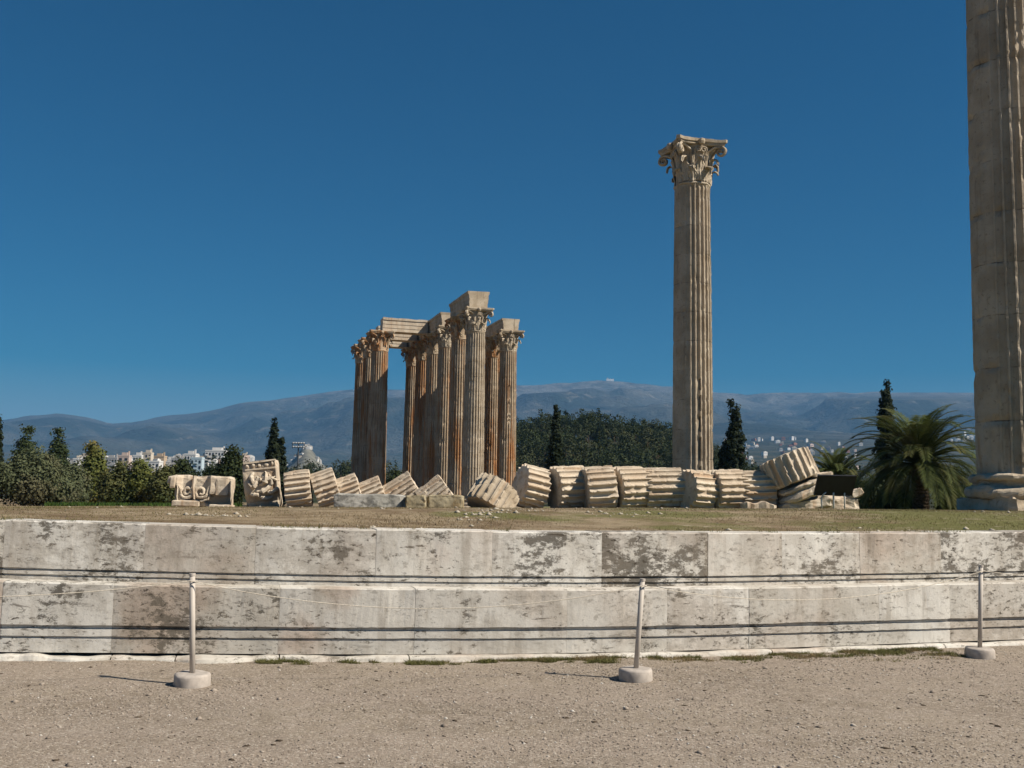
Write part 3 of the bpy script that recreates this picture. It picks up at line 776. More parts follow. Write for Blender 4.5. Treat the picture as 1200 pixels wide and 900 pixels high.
# carved capital fragments
p = at(235, 596, 44); t = thing('carved_capital_fragment', 'low upside down capital fragment with two carved spiral volutes', 'capital fragment', (p.x, p.y, plateau(p.x, p.y)-.05), R(6))
mb = rough_block((2.55, 1.3, 1.38), 14, .06, 12, .07)
for i, v in enumerate(mb.v):
    x, y, z = v
    if y < 0 and z < .1: y += .25*smooth01(.1, -.6, z)*(1 if x > -.7 else .4)
    if x < -.95 and z < .35: x += .25; y += .35
    if y < -.3 and -.8 < x < .35 and z > -.35: y += .22
    if x > .3 and z < -.1 and y < 0: y += .18
    mb.v[i] = (x, y, z)
ob('block_body', mb, M['pale_marble'], t, loc=(0, 0, .69))
def relief(parent, fn, nm):
    mb = MB(); fn(mb); mb.jitter(.05, 3.2, 4); mb.jitter(.02, 9, 6); return ob(nm, mb, M['pale_marble'], parent)
for s, cx in ((-1, -.42), (1, .02)):
    def vol(mb, s=s, cx=cx):
        ex = Vector((s*-1.0, 0, 0)); ez = Vector((0, 0, 1))
        stem = [Vector((cx+s*.60, -.50, 1.32)), Vector((cx+s*.48, -.54, 1.05)), Vector((cx+s*.34, -.57, .78))]
        sp = spiral((cx+s*.06, -.56, .70), Vector((s, 0, 0)), ez, .28, 1.35, 26, 0, -1)
        mb.tube(stem+sp, [.09, .085, .075]+list(np.linspace(.075, .05, len(sp))), 7)
        st2 = [q+Vector((s*.14, .05, -.02)) for q in stem]+[Vector((cx+s*.36, -.53, .42)), Vector((cx+s*.05, -.53, .30))]
        mb.tube(st2, .05, 6)
    relief(t, vol, 'spiral_volute')
def ctr(mb):
    mb.tube([(-.2, -.55, 1.36), (-.2, -.62, .9), (-.2, -.6, .4)], [.09, .06, .05], 7)
relief(t, ctr, 'leaf_stem')
for cc, dd, nm in (((.95, -.58, .95), (.5, .2, .75), 'side_moulding'), ((-1.08, -.6, 1.1), (.22, .22, .5), 'corner_stub'), ((-.5, -.6, .22), (1.1, .3, .26), 'lower_ledge')):
    ob(nm, rough_block(dd, len(nm), .03, 5, .03), M['pale_marble'], t, loc=cc)
p = at(258, 598.5, 42.5)
o = ob('stone_fragment', rough_block((1.1, .6, .16), 15, .06, 6, .06), M['pale_marble'], loc=(p.x, p.y, plateau(p.x, p.y)+.04)); tag(o, 'flat pale stone lying on the grass below the volute fragment', 'stone fragment')

p = at(311, 571, 43); t = thing('carved_leaf_block', 'tall leaning marble block carved with egg moulding and acanthus leaves', 'capital fragment', (p.x, p.y, plateau(p.x, p.y)-.06))
lean = Matrix.Rotation(R(-7), 3, 'Y') @ Matrix.Rotation(R(8), 3, 'Z')
t.rotation_euler = lean.to_euler()
mb = rough_block((1.42, .9, 2.0), 16, .05, 12, .06)
for i, v in enumerate(mb.v):
    x, y, z = v
    if y < 0 and z < -.25: y += .3*smooth01(-.25, -.7, z); x *= 1-.12*smooth01(-.5, -1, z)
    mb.v[i] = (x, y, z)
ob('block_body', mb, M['pale_marble'], t, loc=(0, 0, 1.0))
def eggs(mb):
    for i in range(5):
        x = -.5+i*.25; mb.lathe([(.015, -.1), (.07, -.06), (.085, 0), (.06, .07), (.012, .1)], 10, (x, -.47, 1.83))
        mb.box((x+.125, -.46, 1.83), (.03, .06, .2))
    mb.box((0, -.47, 1.97), (1.3, .12, .08)); mb.box((0, -.46, 1.66), (1.24, .08, .06))
relief(t, eggs, 'egg_moulding')
def lv(mb):
    for (x0, z0, a, L, w) in [(-.3, 1.55, -2.2, .62, .2), (.05, 1.35, -1.0, .55, .2), (-.05, 1.0, .25, .6, .22), (-.45, .9, .1, .55, .2), (-.25, .75, -.35, .8, .2), (.2, .72, -.5, .55, .2),
                              (-.5, .7, -.9, .5, .18), (-.1, .55, -1.0, .5, .2), (.3, .9, .55, .4, .18), (.35, 1.4, -1.5, .5, .14), (-.5, 1.2, -1.7, .4, .14), (.1, 1.2, 2.6, .4, .16)]:
        pts = []; rad = []
        for i in range(9):
            q = i/8; pts.append((x0+math.cos(a+q*.9)*L*q, -.44-.13*math.sin(q*3.0), z0+math.sin(a+q*.9)*L*q)); rad.append(w*.42*(.35+math.sin(math.pi*min(1, q*.9+.1))*.75)*(1+.2*math.sin(q*20)))
        mb.tube(pts, rad, 7)
    mb.tube([(.62, -.45, 1.6), (.64, -.47, .7)], .06, 6)
relief(t, lv, 'acanthus_relief')
p = at(370, 563, 45)
# information board, seen from behind
p = at(979, 600, 38); t = thing('information_board', 'dark slanted information board on thin white legs', 'sign', (p.x, p.y, plateau(p.x, p.y)), R(4))
mb = MB(); tm = Matrix.Rotation(R(-58), 4, 'X')
mb.box((0, 0, .0), (1.42, .82, .05), M=tm); mb.v = [(x, y, z+.93) for x, y, z in mb.v]; ob('display_panel', mb, M['panel'], t)
mb = MB()
for a, b_ in (((-.71, 0), (.03, .86)), ((.71, 0), (.03, .86)), ((0, -.41), (1.45, .03)), ((0, .41), (1.45, .03))):
    q = tm @ Vector((a[0], a[1], 0)); mb.box((q.x, q.y, q.z+.93), (b_[0], b_[1], .065), M=None) if False else mb.box(q+Vector((0, 0, .93)), (b_[0], b_[1], .07), M=tm)
ob('panel_frame', mb, M['panel'], t)
for x in (-.45, .0, .42):
    mb = MB(); mb.tube([(x, .16, -.05), (x, .16, .46), (x+(.06 if x < 0 else 0), .16, .58), (x+(.16 if x < 0 else 0), .15, .66)], .028 if x else .034, 8); ob('leg', mb, M['whitemetal'], t, True)

# ------------------------------------------------------------------ barrier posts and rope
posts = [(225, 803, 8.572, 225.5, 673, 'straight rope barrier post on a round concrete foot, leftmost and nearest'),
         (745, 797.5, 9.119, 753, 679, 'rope barrier post leaning slightly right on its round concrete foot, middle of three'),
         (1148.5, 771, 10.734, 1149.5, 663, 'thin rope barrier post before the large lichen blotch on the wall')]
tops = []
for bx, by, d, tx, ty, lab in posts:
    p = at(bx, by, d); z = gz(p.x, p.y); q = at(tx, ty, d)
    t = thing('barrier_post', lab, 'post', (p.x, p.y, z), 0, 'rope barrier posts on the gravel')
    mb = MB(); mb.lathe([(.144, -.02), (.146, .0), (.146, .04), (.145, .078), (.139, .092), (.115, .097), (.03, .098)], 40); mb.jitter(.007, 5, d*3); mb.jitter(.005, 12, d); ob('concrete_foot', mb, M['concrete'], t, True)
    v = Vector((q.x-p.x, 0, q.z-z)); r = .0225
    mb = MB(); mb.tube([Vector((0, 0, .06)), v*.5+Vector((0, 0, .03)), v], r, 14); ob('pole', mb, M['postpaint'], t, True)
    mb = MB(); dv = v.normalized(); mb.tube([v-dv*.012, v+dv*.008], r+.003, 14); ob('pole_cap', mb, M['postpaint'], t)
    mb = MB(); a0 = v-dv*.05
    pts = [a0+Vector((math.cos(q_)*(r+.016), math.sin(q_)*(r+.016), 0)) for q_ in np.linspace(0, 2*math.pi, 13)]; mb.tube(pts, .004, 6); ob('rope_ring', mb, M['postpaint'], t)
    tops.append(Vector((p.x, p.y, z))+a0-Vector((0, r+.018, 0)))
mb = MB()
def span(a, b_, sag, n=40): return [a.lerp(b_, i/n)-Vector((0, 0, sag*4*(i/n)*(1-i/n))) for i in range(n+1)]
t0, t1, t2 = tops
le = t0+Vector((-3.6, -.9, .02)); re = t2+Vector((4.0, 1.4, .02))
path = span(le, t0, .13)+span(t0, t1, .21)[1:]+span(t1, t2, .20)[1:]+span(t2, re, .12)[1:]
mb.tube(path, .0036, 6)
tag(ob('barrier_rope', mb, M['rope'], smooth=True), 'thin pale rope sagging from post to post in front of the marble wall', 'rope')

# ------------------------------------------------------------------ small ground cover
def in_front(n, y0, y1, ex=0.0, pw=1.6):
    y = y0+(y1-y0)*RNG.random(n)**pw; x = (RNG.random(n)*2-1)*(y*.56+.6+ex); return x, y
def rocks(name, xs, ys, zf, size, mat, flat=.6):
    n = len(xs); base = np.array([(1, 0, 0), (0, 1, 0), (-1, 0, 0), (0, -1, 0), (0, 0, 1), (0, 0, -1)], float)
    tri = np.array([(0, 1, 4), (1, 2, 4), (2, 3, 4), (3, 0, 4), (1, 0, 5), (2, 1, 5), (3, 2, 5), (0, 3, 5)])
    ang = RNG.random(n)*6.283; s = size(n)
    v = base[None]*(.65+.7*RNG.random((n, 6, 1)))*s[:, None, None]; v[:, :, 2] *= flat
    v[:, :, 0] *= (.8+.6*RNG.random(n))[:, None]
    c, sn = np.cos(ang)[:, None], np.sin(ang)[:, None]
    X = v[:, :, 0]*c-v[:, :, 1]*sn; Y = v[:, :, 0]*sn+v[:, :, 1]*c
    z = np.array([zf(a, b_) for a, b_ in zip(xs, ys)])
    P = np.stack([X+xs[:, None], Y+ys[:, None], v[:, :, 2]+z[:, None]+(s*flat*.25)[:, None]], -1).reshape(-1, 3)
    F_ = (tri[None]+(np.arange(n)*6)[:, None, None]).reshape(-1, 3)
    me = bpy.data.meshes.new(name); me.vertices.add(len(P)); me.vertices.foreach_set('co', P.astype(np.float32).ravel())
    me.loops.add(F_.size); me.loops.foreach_set('vertex_index', F_.astype(np.int32).ravel())
    me.polygons.add(len(F_)); me.polygons.foreach_set('loop_start', np.arange(len(F_), dtype=np.int32)*3); me.polygons.foreach_set('loop_total', np.full(len(F_), 3, dtype=np.int32))
    me.materials.append(mat); me.update(calc_edges=True); return link(name, me)
def vof(x, y): return x*V.x+y*V.y
def uof(x, y): return x*U.x+y*U.y
bowv = np.vectorize(bow)
x, y = in_front(90000, 4.2, 12.5, .3, 1.25); k = vof(x, y) < VW+bowv(uof(x, y))-.12
x, y = x[k], y[k]
keep = RNG.random(len(x)) < np.clip(.45+.9*np.array([noise.noise(Vector((a*.45, b_*.8, 2))) for a, b_ in zip(x, y)]), .12, 1)
x, y = x[keep], y[keep]
x2, y2 = RNG.random(16000)*7.2-1.6, 6.4+RNG.random(16000)*3.6; x2 = x2*(y2/8); k2 = (vof(x2, y2) < VW+bowv(uof(x2, y2))-.3) & (RNG.random(16000) < np.clip(.25+1.3*np.array([noise.noise(Vector((a*.8, b_*1.1, 12))) for a, b_ in zip(x2, y2)]), 0, 1))
x = np.concatenate([x, x2[k2]]); y = np.concatenate([y, y2[k2]])
tag(rocks('gravel_stones', x, y, gz, lambda n: .0035+.0095*RNG.random(n)**3, M['pebble']), 'loose small gravel stones strewn over the court', 'gravel', None, 'stuff')
x, y = in_front(260, 5, 12, .3, .9); k = vof(x, y) < VW+bowv(uof(x, y))-.15
tag(rocks('loose_stones', x[k], y[k], gz, lambda n: .012+.018*RNG.random(n)**3, M['pebble']), 'scattered bigger stones lying on the gravel', 'stones', None, 'stuff')
x, y = in_front(260, 4.6, 11, .3, 1.0); k = vof(x, y) < VW+bowv(uof(x, y))-.15
tag(rocks('leaf_litter', x[k], y[k], gz, lambda n: .010+.018*RNG.random(n)**2, plain('dead_leaf', (.075, .055, .038), .95, .1, .4, 9), .25), 'dark dead leaves and clods scattered on the gravel', 'litter', None, 'stuff')
# pale stones on the turf
uu = RNG.random(420)*24-9; dv = .25+RNG.random(420)**1.8*14
vv = VW+bowv(uu)+.5+dv; x = uu*U.x+vv*V.x; y = uu*U.y+vv*V.y
for px0, px1, y0, y1, kk in ((535, 590, 600, 612, 60), (180, 295, 603, 617, 45), (690, 760, 602, 606, 30), (560, 640, 596, 604, 40)):
    for _ in range(kk):
        r_ = ray(random.uniform(px0, px1), random.uniform(y0, y1)); d_ = 12.
        for _i in range(40):
            d_ += .5; q_ = r_*(d_/r_.y)
            if EYE+q_.z < plateau(q_.x, q_.y): x = np.append(x, q_.x); y = np.append(y, q_.y); break
cl = np.array([True if _n >= 420 else noise.noise(Vector((a*.3, b_*.4, 9))) > -.02 for _n, (a, b_) in enumerate(zip(x, y))]); x, y = x[cl], y[cl]
tag(rocks('turf_stones', x, y, plateau, lambda n: .010+.038*RNG.random(n)**2.5, plain('pale_stone_chips', (.44, .39, .31), .9, .2, .2, 3)), 'pale stone chips lying in the dry grass on the platform', 'stones', None, 'stuff')
def blades(name, x, y, z, h, w, mat, lean=.5):
    n = len(x); a = RNG.random(n)*6.283; d = np.stack([np.cos(a), np.sin(a), 0*a], -1); b_ = RNG.random(n)*6.283
    L = np.stack([np.cos(b_)*lean*RNG.random(n), np.sin(b_)*lean*RNG.random(n), np.ones(n)], -1)*h[:, None]
    P = np.stack([x, y, z], -1); A = P-d*w[:, None]/2; B = P+d*w[:, None]/2
    return link(name, np_mesh(name, np.stack([A, B, P+L], 1).reshape(-1, 3), 3, mat))
n = 130000; uu = RNG.random(n)*30-11; dv = RNG.random(n)**1.5*17; vv = VW+bowv(uu)+.45+dv; x = uu*U.x+vv*V.x; y = uu*U.y+vv*V.y
z = np.array([plateau(a, b_) for a, b_ in zip(x, y)])-.005
nn = np.array([noise.noise(Vector((a*.5, b_*.5, 6))) for a, b_ in zip(x, y)]); h = np.clip(.008+.022*(nn+.5), .006, .045)*(.5+RNG.random(n))
tag(blades('dry_grass', x, y, z, h, .005+.008*RNG.random(n), M['drygrass'], 1.6), 'short dry brown and green grass on the platform edge', 'grass', None, 'stuff')
n = 9000; uu = RNG.random(n)*30-11; ck = np.array([noise.noise(Vector((q*1.1, 4, 4)))+.6*noise.noise(Vector((q*5, 2, 7))) for q in uu]); uu = uu[ck > .12]; n = len(uu)
vv = VW+bowv(uu)+SB+.10+.5*RNG.random(n)**2; x = uu*U.x+vv*V.x; y = uu*U.y+vv*V.y; z = np.array([1.212+wdz(q, 1.2) for q in uu])
tag(blades('edge_tufts', x, y, z-.01, .02+.06*RNG.random(n)**2, .006+.007*RNG.random(n), M['weeds'], 1.4), 'straggling grass tufts along the coping of the marble wall', 'grass', None, 'stuff')
# weeds along the foot of the wall
n = 110000; uu = u_of(235)+RNG.random(n)*(u_of(1085)-u_of(235)); den = np.array([noise.noise(Vector((q*.7, 2, 2)))+.5*noise.noise(Vector((q*2.6, 5, 2))) for q in uu])
wdt = np.clip(.14+.55*np.clip((uu-UC)/3.5, 0, 1), .05, .7); dv = -.11-wdt*RNG.random(n)**1.6
pat = np.array([noise.noise(Vector((q*2.3, w_*5, 3)))+.7*noise.noise(Vector((q*7, w_*13, 8))) for q, w_ in zip(uu, dv)])
k = (RNG.random(n) < np.clip(.20+1.1*den+1.1*pat+.35*(uu-UC)/4-1.5*(-dv-.11), 0, 1)) ; uu, dv = uu[k], dv[k]; vv = VW+bowv(uu)+dv; x = uu*U.x+vv*V.x; y = uu*U.y+vv*V.y
z = np.array([gz(a, b_) for a, b_ in zip(x, y)]); n = len(x)
tag(blades('weeds', x, y, z-.005, .012+.034*RNG.random(n)**1.6, .005+.006*RNG.random(n), M['weeds'], 1.8), 'low green weeds and straw along the foot of the wall', 'weeds', None, 'stuff')
# fresh green grass beyond the crest at the left
n = 9000; y = 46+RNG.random(n)*20; x = y*(-.45+RNG.random(n)*.19)
z = np.array([plateau(a, b_) for a, b_ in zip(x, y)])
tag(blades('green_grass', x, y, z, .06+.2*RNG.random(n), .06+.06*RNG.random(n), M['grassgreen'], .6), 'bright green grass in front of the shrubs', 'grass', None, 'stuff')

# ------------------------------------------------------------------ trees and shrubs
def leaves(blobs, n, size, clump=.25, per=14, flat=.5, shell=.55):
    """leaf quads gathered in clumps through ellipsoid blobs [(c, r)]"""
    vol = np.array([b_[1][0]*b_[1][1]*b_[1][2] for b_ in blobs])**.75; vol /= vol.sum(); out = []; nor = []
    nc = max(1, n//per)
    for (c, r), f in zip(blobs, vol):
        m = max(4, int(nc*f)); d = RNG.normal(size=(m, 3)); d /= np.linalg.norm(d, axis=1)[:, None]
        rad = (shell+(1-shell)*RNG.random(m)**.6)*(1+.07*np.clip(RNG.normal(size=m), -1.5, 1.2))
        cc = np.array(c)+d*rad[:, None]*np.array(r)
        cs = clump*(.6+.8*RNG.random(m))
        off = np.clip(RNG.normal(size=(m, per, 3)), -1.5, 1.5)*cs[:, None, None]*np.array([1, 1, flat+.2])*.6
        p = cc[:, None]+off
        nn = d[:, None]*.9+off/np.maximum(cs[:, None, None], 1e-3)*.8+RNG.normal(size=off.shape)*.55+np.array([0, 0, .25])
        out.append(p.reshape(-1, 3)); nor.append(nn.reshape(-1, 3))
    P = np.concatenate(out); N = np.concatenate(nor); k = len(P); N /= np.linalg.norm(N, axis=1)[:, None]
    a = np.cross(N, RNG.normal(size=(k, 3))); a /= np.linalg.norm(a, axis=1)[:, None]
    b_ = np.cross(N, a)
    s = (size*(.6+.8*RNG.random(k)))[:, None]; a = a*s*.5; b_ = b_*s*.34
    return np.stack([P-a, P+b_, P+a, P-b_], 1).reshape(-1, 3)
def limbs(h, r, spread, n, seed):
    rnd = random.Random(seed); mb = MB()
    mb.tube([(0, 0, -.3), (rnd.uniform(-.1, .1), 0, h*.3), (rnd.uniform(-.2, .2), rnd.uniform(-.2, .2), h*.7), (0, 0, h)], [r*1.25, r, r*.7, r*.25], 8)
    for i in range(n):
        a = rnd.random()*6.28; z = h*rnd.uniform(.25, .8); e = spread*rnd.uniform(.5, .9)
        mb.tube([(0, 0, z), (math.cos(a)*e*.5, math.sin(a)*e*.5, z+h*.14), (math.cos(a)*e, math.sin(a)*e, z+h*.22)], [r*.5, r*.33, r*.12], 6)
    return mb
def ground_at(x, y): return plateau(x, y) if y < 135 else terrain(x, y)
def cypress(px, pytop, d, half_px, label, lobes=(), rough=1., n=9000, name='cypress_tree'):
    half_px *= 1.16; n = int(n*1.3)
    p = at(px, pytop, d); z0 = ground_at(p.x, d); H = p.z-z0; w = half_px*d/F
    t = thing(name, label, 'tree', (p.x, d, z0), 0, 'cypress trees behind the ruins')
    blobs = []; rnd = random.Random(px)
    def spire(cx, Ht, ww):
        m = 22
        for i in range(m):
            q = i/(m-1); rr = ww*(min(1, .55+q*2.2) if q < .25 else (1-((q-.25)/.75)**1.7)*.97+.04)
            rr *= 1+.20*rough*(rnd.random()-.5)
            blobs.append(((cx+rnd.uniform(-.14, .14)*ww*rough, rnd.uniform(-.12, .12)*ww, Ht*(.06+.90*q)), (max(.16, rr), max(.16, rr), Ht/m*1.15)))
    spire(0, H, w)
    for lx, lh, lw in lobes: spire(lx*d/F, H*lh, lw*d/F)
    link('foliage', np_mesh('foliage', leaves(blobs, n, .30, .22, 12, 1.2, .5), 4, M['cypress']), t)
    ob('trunk', limbs(H*.8, .16, w*.5, 5, px), M['bark'], t); return t
cypress(322, 491, 100, 9.5, 'dark cypress with a second lower spire, behind the carved leaf block', [(9, .80, 7.5)], .8, 10000)
cypress(652, 474, 100, 7.8, 'slim smooth cypress right of the column cluster, before the wooded hill', (), .5, 8000)
cypress(859, 464, 100, 12.5, 'ragged cypress immediately right of the lone column', (), 2.0, 9000)
cypress(1039.5, 441, 100, 12.5, 'tallest ragged cypress, rising behind the big palm', (), 1.6, 10000)
cypress(-1, 490, 105, 6, 'thin cypress behind the grey olive shrub, before the left ridge', (), .6, 6000)
def shrub(px, pytop, d, half_px, mat, label, n=9000, leaf=.20, kind='shrub', group='shrubs left of the ruins', nb=9, clump=.4, tall=1., seed=None, trunk=True):
    p = at(px, pytop, d); z0 = ground_at(p.x, d); H = p.z-z0; w = half_px*d/F; rnd = random.Random(seed or int(px*7+pytop))
    t = thing('tree' if kind == 'tree' else 'shrub', label, kind, (p.x, d, z0), 0, group)
    blobs = [((0, 0, H*.45), (w*.8, w*.7, H*.45))]
    for i in range(nb):
        a = rnd.random()*6.28; q = rnd.random(); e = w*.62*math.sqrt(rnd.random()); zz = H*(.2+.62*q*tall); rr = w*rnd.uniform(.25, .45)*(1.15-.5*q)
        blobs.append(((math.cos(a)*e*(1.2-.7*q), math.sin(a)*e*(1.2-.7*q), min(zz, H-rr*.8)), (rr, rr, rr*rnd.uniform(.6, .95))))
    blobs.append(((rnd.uniform(-.2, .2)*w, 0, H-w*.22), (w*.3, w*.3, w*.25)))
    link('foliage', np_mesh('foliage', leaves(blobs, n, leaf, clump, 14, .7, .6), 4, M[mat]), t)
    ob('trunk', limbs(H*.75, .05+.012*H, w*.6, 7, int(px)), M['bark'], t); return t
shrub(38, 528, 62, 52, 'olive', 'big rounded grey green shrub at the left end of the row', 22000, .16, nb=14)
shrub(-28, 534, 60, 34, 'olive', 'grey green shrub half cut by the left picture edge', 9000, .16)
shrub(86, 545, 66, 24, 'olive', 'olive grey shrub between the big round shrub and the pointed one', 8000, .16)
shrub(112, 522, 74, 16, 'yellowgreen', 'pointed yellow green tree, tallest in the shrub row', 10000, .2, nb=10, tall=1.1)
shrub(137, 545, 70, 22, 'brownleaf', 'brownish shrub right of the pointed yellow green tree', 9000, .18)
shrub(168, 541, 70, 22, 'yellowgreen', 'bright olive shrub in the middle of the row, below the white city blocks', 9000, .18)
shrub(192, 549, 68, 18, 'brownleaf', 'brown green shrub just left of the volute fragment', 8000, .18)
shrub(212, 538, 82, 24, 'darkleaf', 'dark bush behind the volute fragment', 9000, .2)
shrub(272, 527, 72, 22, 'darkleaf', 'dense dark evergreen between the volute fragment and the leaf block', 14000, .2, nb=12)
shrub(245, 549, 80, 22, 'darkleaf', 'low dark bush below the pale blue apartment block', 8000, .2)
shrub(32, 500, 110, 17, 'pine', 'airy pine with a double top behind the big round shrub', 7000, .26, 'tree', 'pines behind the shrubs', 8, .4, 1.1)
shrub(70, 504, 108, 14, 'pine', 'narrow pine right of the airy one, behind the shrub row', 7000, .26, 'tree', 'pines behind the shrubs', 8, .4, 1.1)
GR = 'shrubs under the palms'
shrub(1012, 566, 56, 26, 'darkleaf', 'dark shrub behind the information board', 8000, .16, group=GR)
shrub(1052, 572, 53, 26, 'darkleaf', 'low dark shrub left of the big palm trunk', 8000, .16, group=GR)
shrub(1118, 573, 54, 22, 'darkleaf', 'low dark shrub between the big palm and the nearest column', 7000, .16, group=GR)
shrub(880, 553, 95, 22, 'darkleaf', 'dark bush behind the last upright drums', 6000, .22, group='bushes behind the drums')
shrub(560, 560, 130, 30, 'darkleaf', 'dark bush seen between the clustered columns', 5000, .3, group='bushes behind the drums')
shrub(462, 553, 135, 16, 'darkleaf', 'small bush in the gap of the column cluster', 4000, .3, group='bushes behind the drums')

def palm(px, pyc, d, rad_px, label, nf, trunk_r, seed):
    c = at(px, pyc, d); z0 = plateau(c.x, d); rnd = random.Random(seed); H = c.z-z0; Rr = rad_px*d/F
    t = thing('palm_tree', label, 'palm tree', (c.x, d, z0), 0, 'palms beside the nearest column')
    mb = MB(); pr = []
    m = max(12, int(H/.07))
    for i in range(m+1):
        q = i/m; pr.append((trunk_r*(1.1-.2*q+(.35 if q > .8 else 0))*(1+.10*(i % 2)), -.2+(H+.3)*q))
    mb.lathe(pr, 18); mb.jitter(.04, 6, seed); ob('trunk', mb, M['palmbark'], t)
    quads = []; rmb = MB()
    for i in range(nf):
        q = (i+.5)/nf; a = i*2.39996+rnd.uniform(-.2, .2); el = R(86)-R(98)*q**.9+rnd.uniform(-.12, .12); L = Rr*rnd.uniform(.95, 1.25)*(1 if q > .1 else .9)
        pos = Vector((0, 0, H+.15)); dirh = Vector((math.cos(a), math.sin(a), 0)); n = 16; pts = [pos.copy()]; e = el
        bend = rnd.uniform(1.0, 1.5)
        for k in range(n):
            e -= R(bend*(2.0+5.2*k/n))*math.cos(e*.6); pos = pos+(dirh*math.cos(e)+Vector((0, 0, math.sin(e))))*(L*1.12/n); pts.append(pos.copy())
        rmb.tube(pts, list(np.linspace(.035, .008, n+1)), 4, False)
        for k in range(2, n+1):
            tt = (pts[k]-pts[k-1]).normalized(); side = tt.cross(Vector((0, 0, 1))).normalized() if abs(tt.z) < .98 else Vector((-dirh.y, dirh.x, 0)); up = side.cross(tt)
            ll = L*.20*math.sin(math.pi*(.22+.62*k/n))
            for j in range(4):
                b_ = pts[k-1].lerp(pts[k], j/4)
                for s in (-1, 1):
                    dv = (side*s*.8+tt*.75+up*.25+Vector((0, 0, -.18))).normalized()*ll*rnd.uniform(.85, 1.1); w = tt*.028
                    tip = b_+dv+Vector((0, 0, -.12*ll)); mid = b_+dv*.5
                    quads += [b_-w, mid+w, tip, mid-w]
    lf = np_mesh('fronds', np.array([tuple(v) for v in quads]), 4, M['palm']); fo = link('fronds', lf, t)
    ob('frond_stems', rmb, M['palm'], fo); return t
palm(1078, 548, 50, 78, 'big bushy palm with arching fronds beside the nearest column', 96, .36, 3)
palm(978, 566, 60, 46, 'smaller palm whose fronds show behind the tipped drum', 54, .28, 5)
# wooded hill
fp = [(250, 552), (300, 550), (340, 545), (400, 547), (480, 548), (560, 540), (588, 507), (605, 498), (640, 493), (680, 490), (720, 492), (760, 499), (790, 505), (830, 520), (858, 540), (890, 553), (960, 557), (1250, 556)]
fx = [q[0] for q in fp]; fy = [q[1] for q in fp]
def hill_z(x, y):
    r = CAM.transposed() @ Vector((x, y, 0)); px = 600+F*x/y
    Hh = at(px, float(np.interp(px, fx, fy)), 380).z-9.0
    k = smooth01(230, 370, y)*(1-smooth01(400, 600, y))
    return terrain(x, y)*(1-k)+max(Hh, terrain(x, y))*k+.4
mb = MB(); ys = list(np.linspace(215, 620, 28)); xr = list(np.linspace(-.42, .62, 90))
for y_ in ys:
    for q in xr:
        mb.v.append((q*y_, y_, hill_z(q*y_, y_)-(3 if y_ in (ys[0], ys[-1]) or q in (xr[0], xr[-1]) else 0)))
mb.f = [(j*90+i, j*90+i+1, (j+1)*90+i+1, (j+1)*90+i) for j in range(len(ys)-1) for i in range(89)]
struct(ob('wooded_hill', mb, plain('forest_floor', (.03, .032, .016), .95, .1, .3, .3), smooth=True))
parts = []; trunks = MB(); rnd = random.Random(5)
for i in range(520):
    y_ = rnd.uniform(240, 400) if i > 160 else rnd.uniform(355, 395)
    q = rnd.uniform(-.30, .55) if i % 3 == 0 else rnd.uniform(-.03, .24)
    x_ = q*y_; z_ = hill_z(x_, y_); H = rnd.uniform(5, 11); w = rnd.uniform(2.2, 4.4)
    if rnd.random() < .07:
        H = rnd.uniform(8, 11); w = 1.2; bl = [((x_, y_, z_+H*.2*k), (w*(1.2-.19*k), w*(1.2-.19*k), H*.14)) for k in range(1, 6)]
    else:
        bl = [((x_, y_, z_+H*.6), (w, w, H*.38))]+[((x_+rnd.uniform(-1, 1)*w*.7, y_+rnd.uniform(-1, 1)*w*.7, z_+H*rnd.uniform(.45, .88)), (w*.5, w*.5, w*.38)) for _ in range(5)]
    parts.append(leaves(bl, 430, .55, .7, 12, .7, .85))
    trunks.tube([(x_, y_, z_-.5), (x_, y_, z_+H*.6)], .18, 5)
fo = link('forest', np_mesh('forest', np.concatenate(parts), 4, M['forest'])); tag(fo, 'dense dark evergreen wood covering the low hill', 'forest', None, 'stuff')
ob('trunks', trunks, M['bark'], fo)

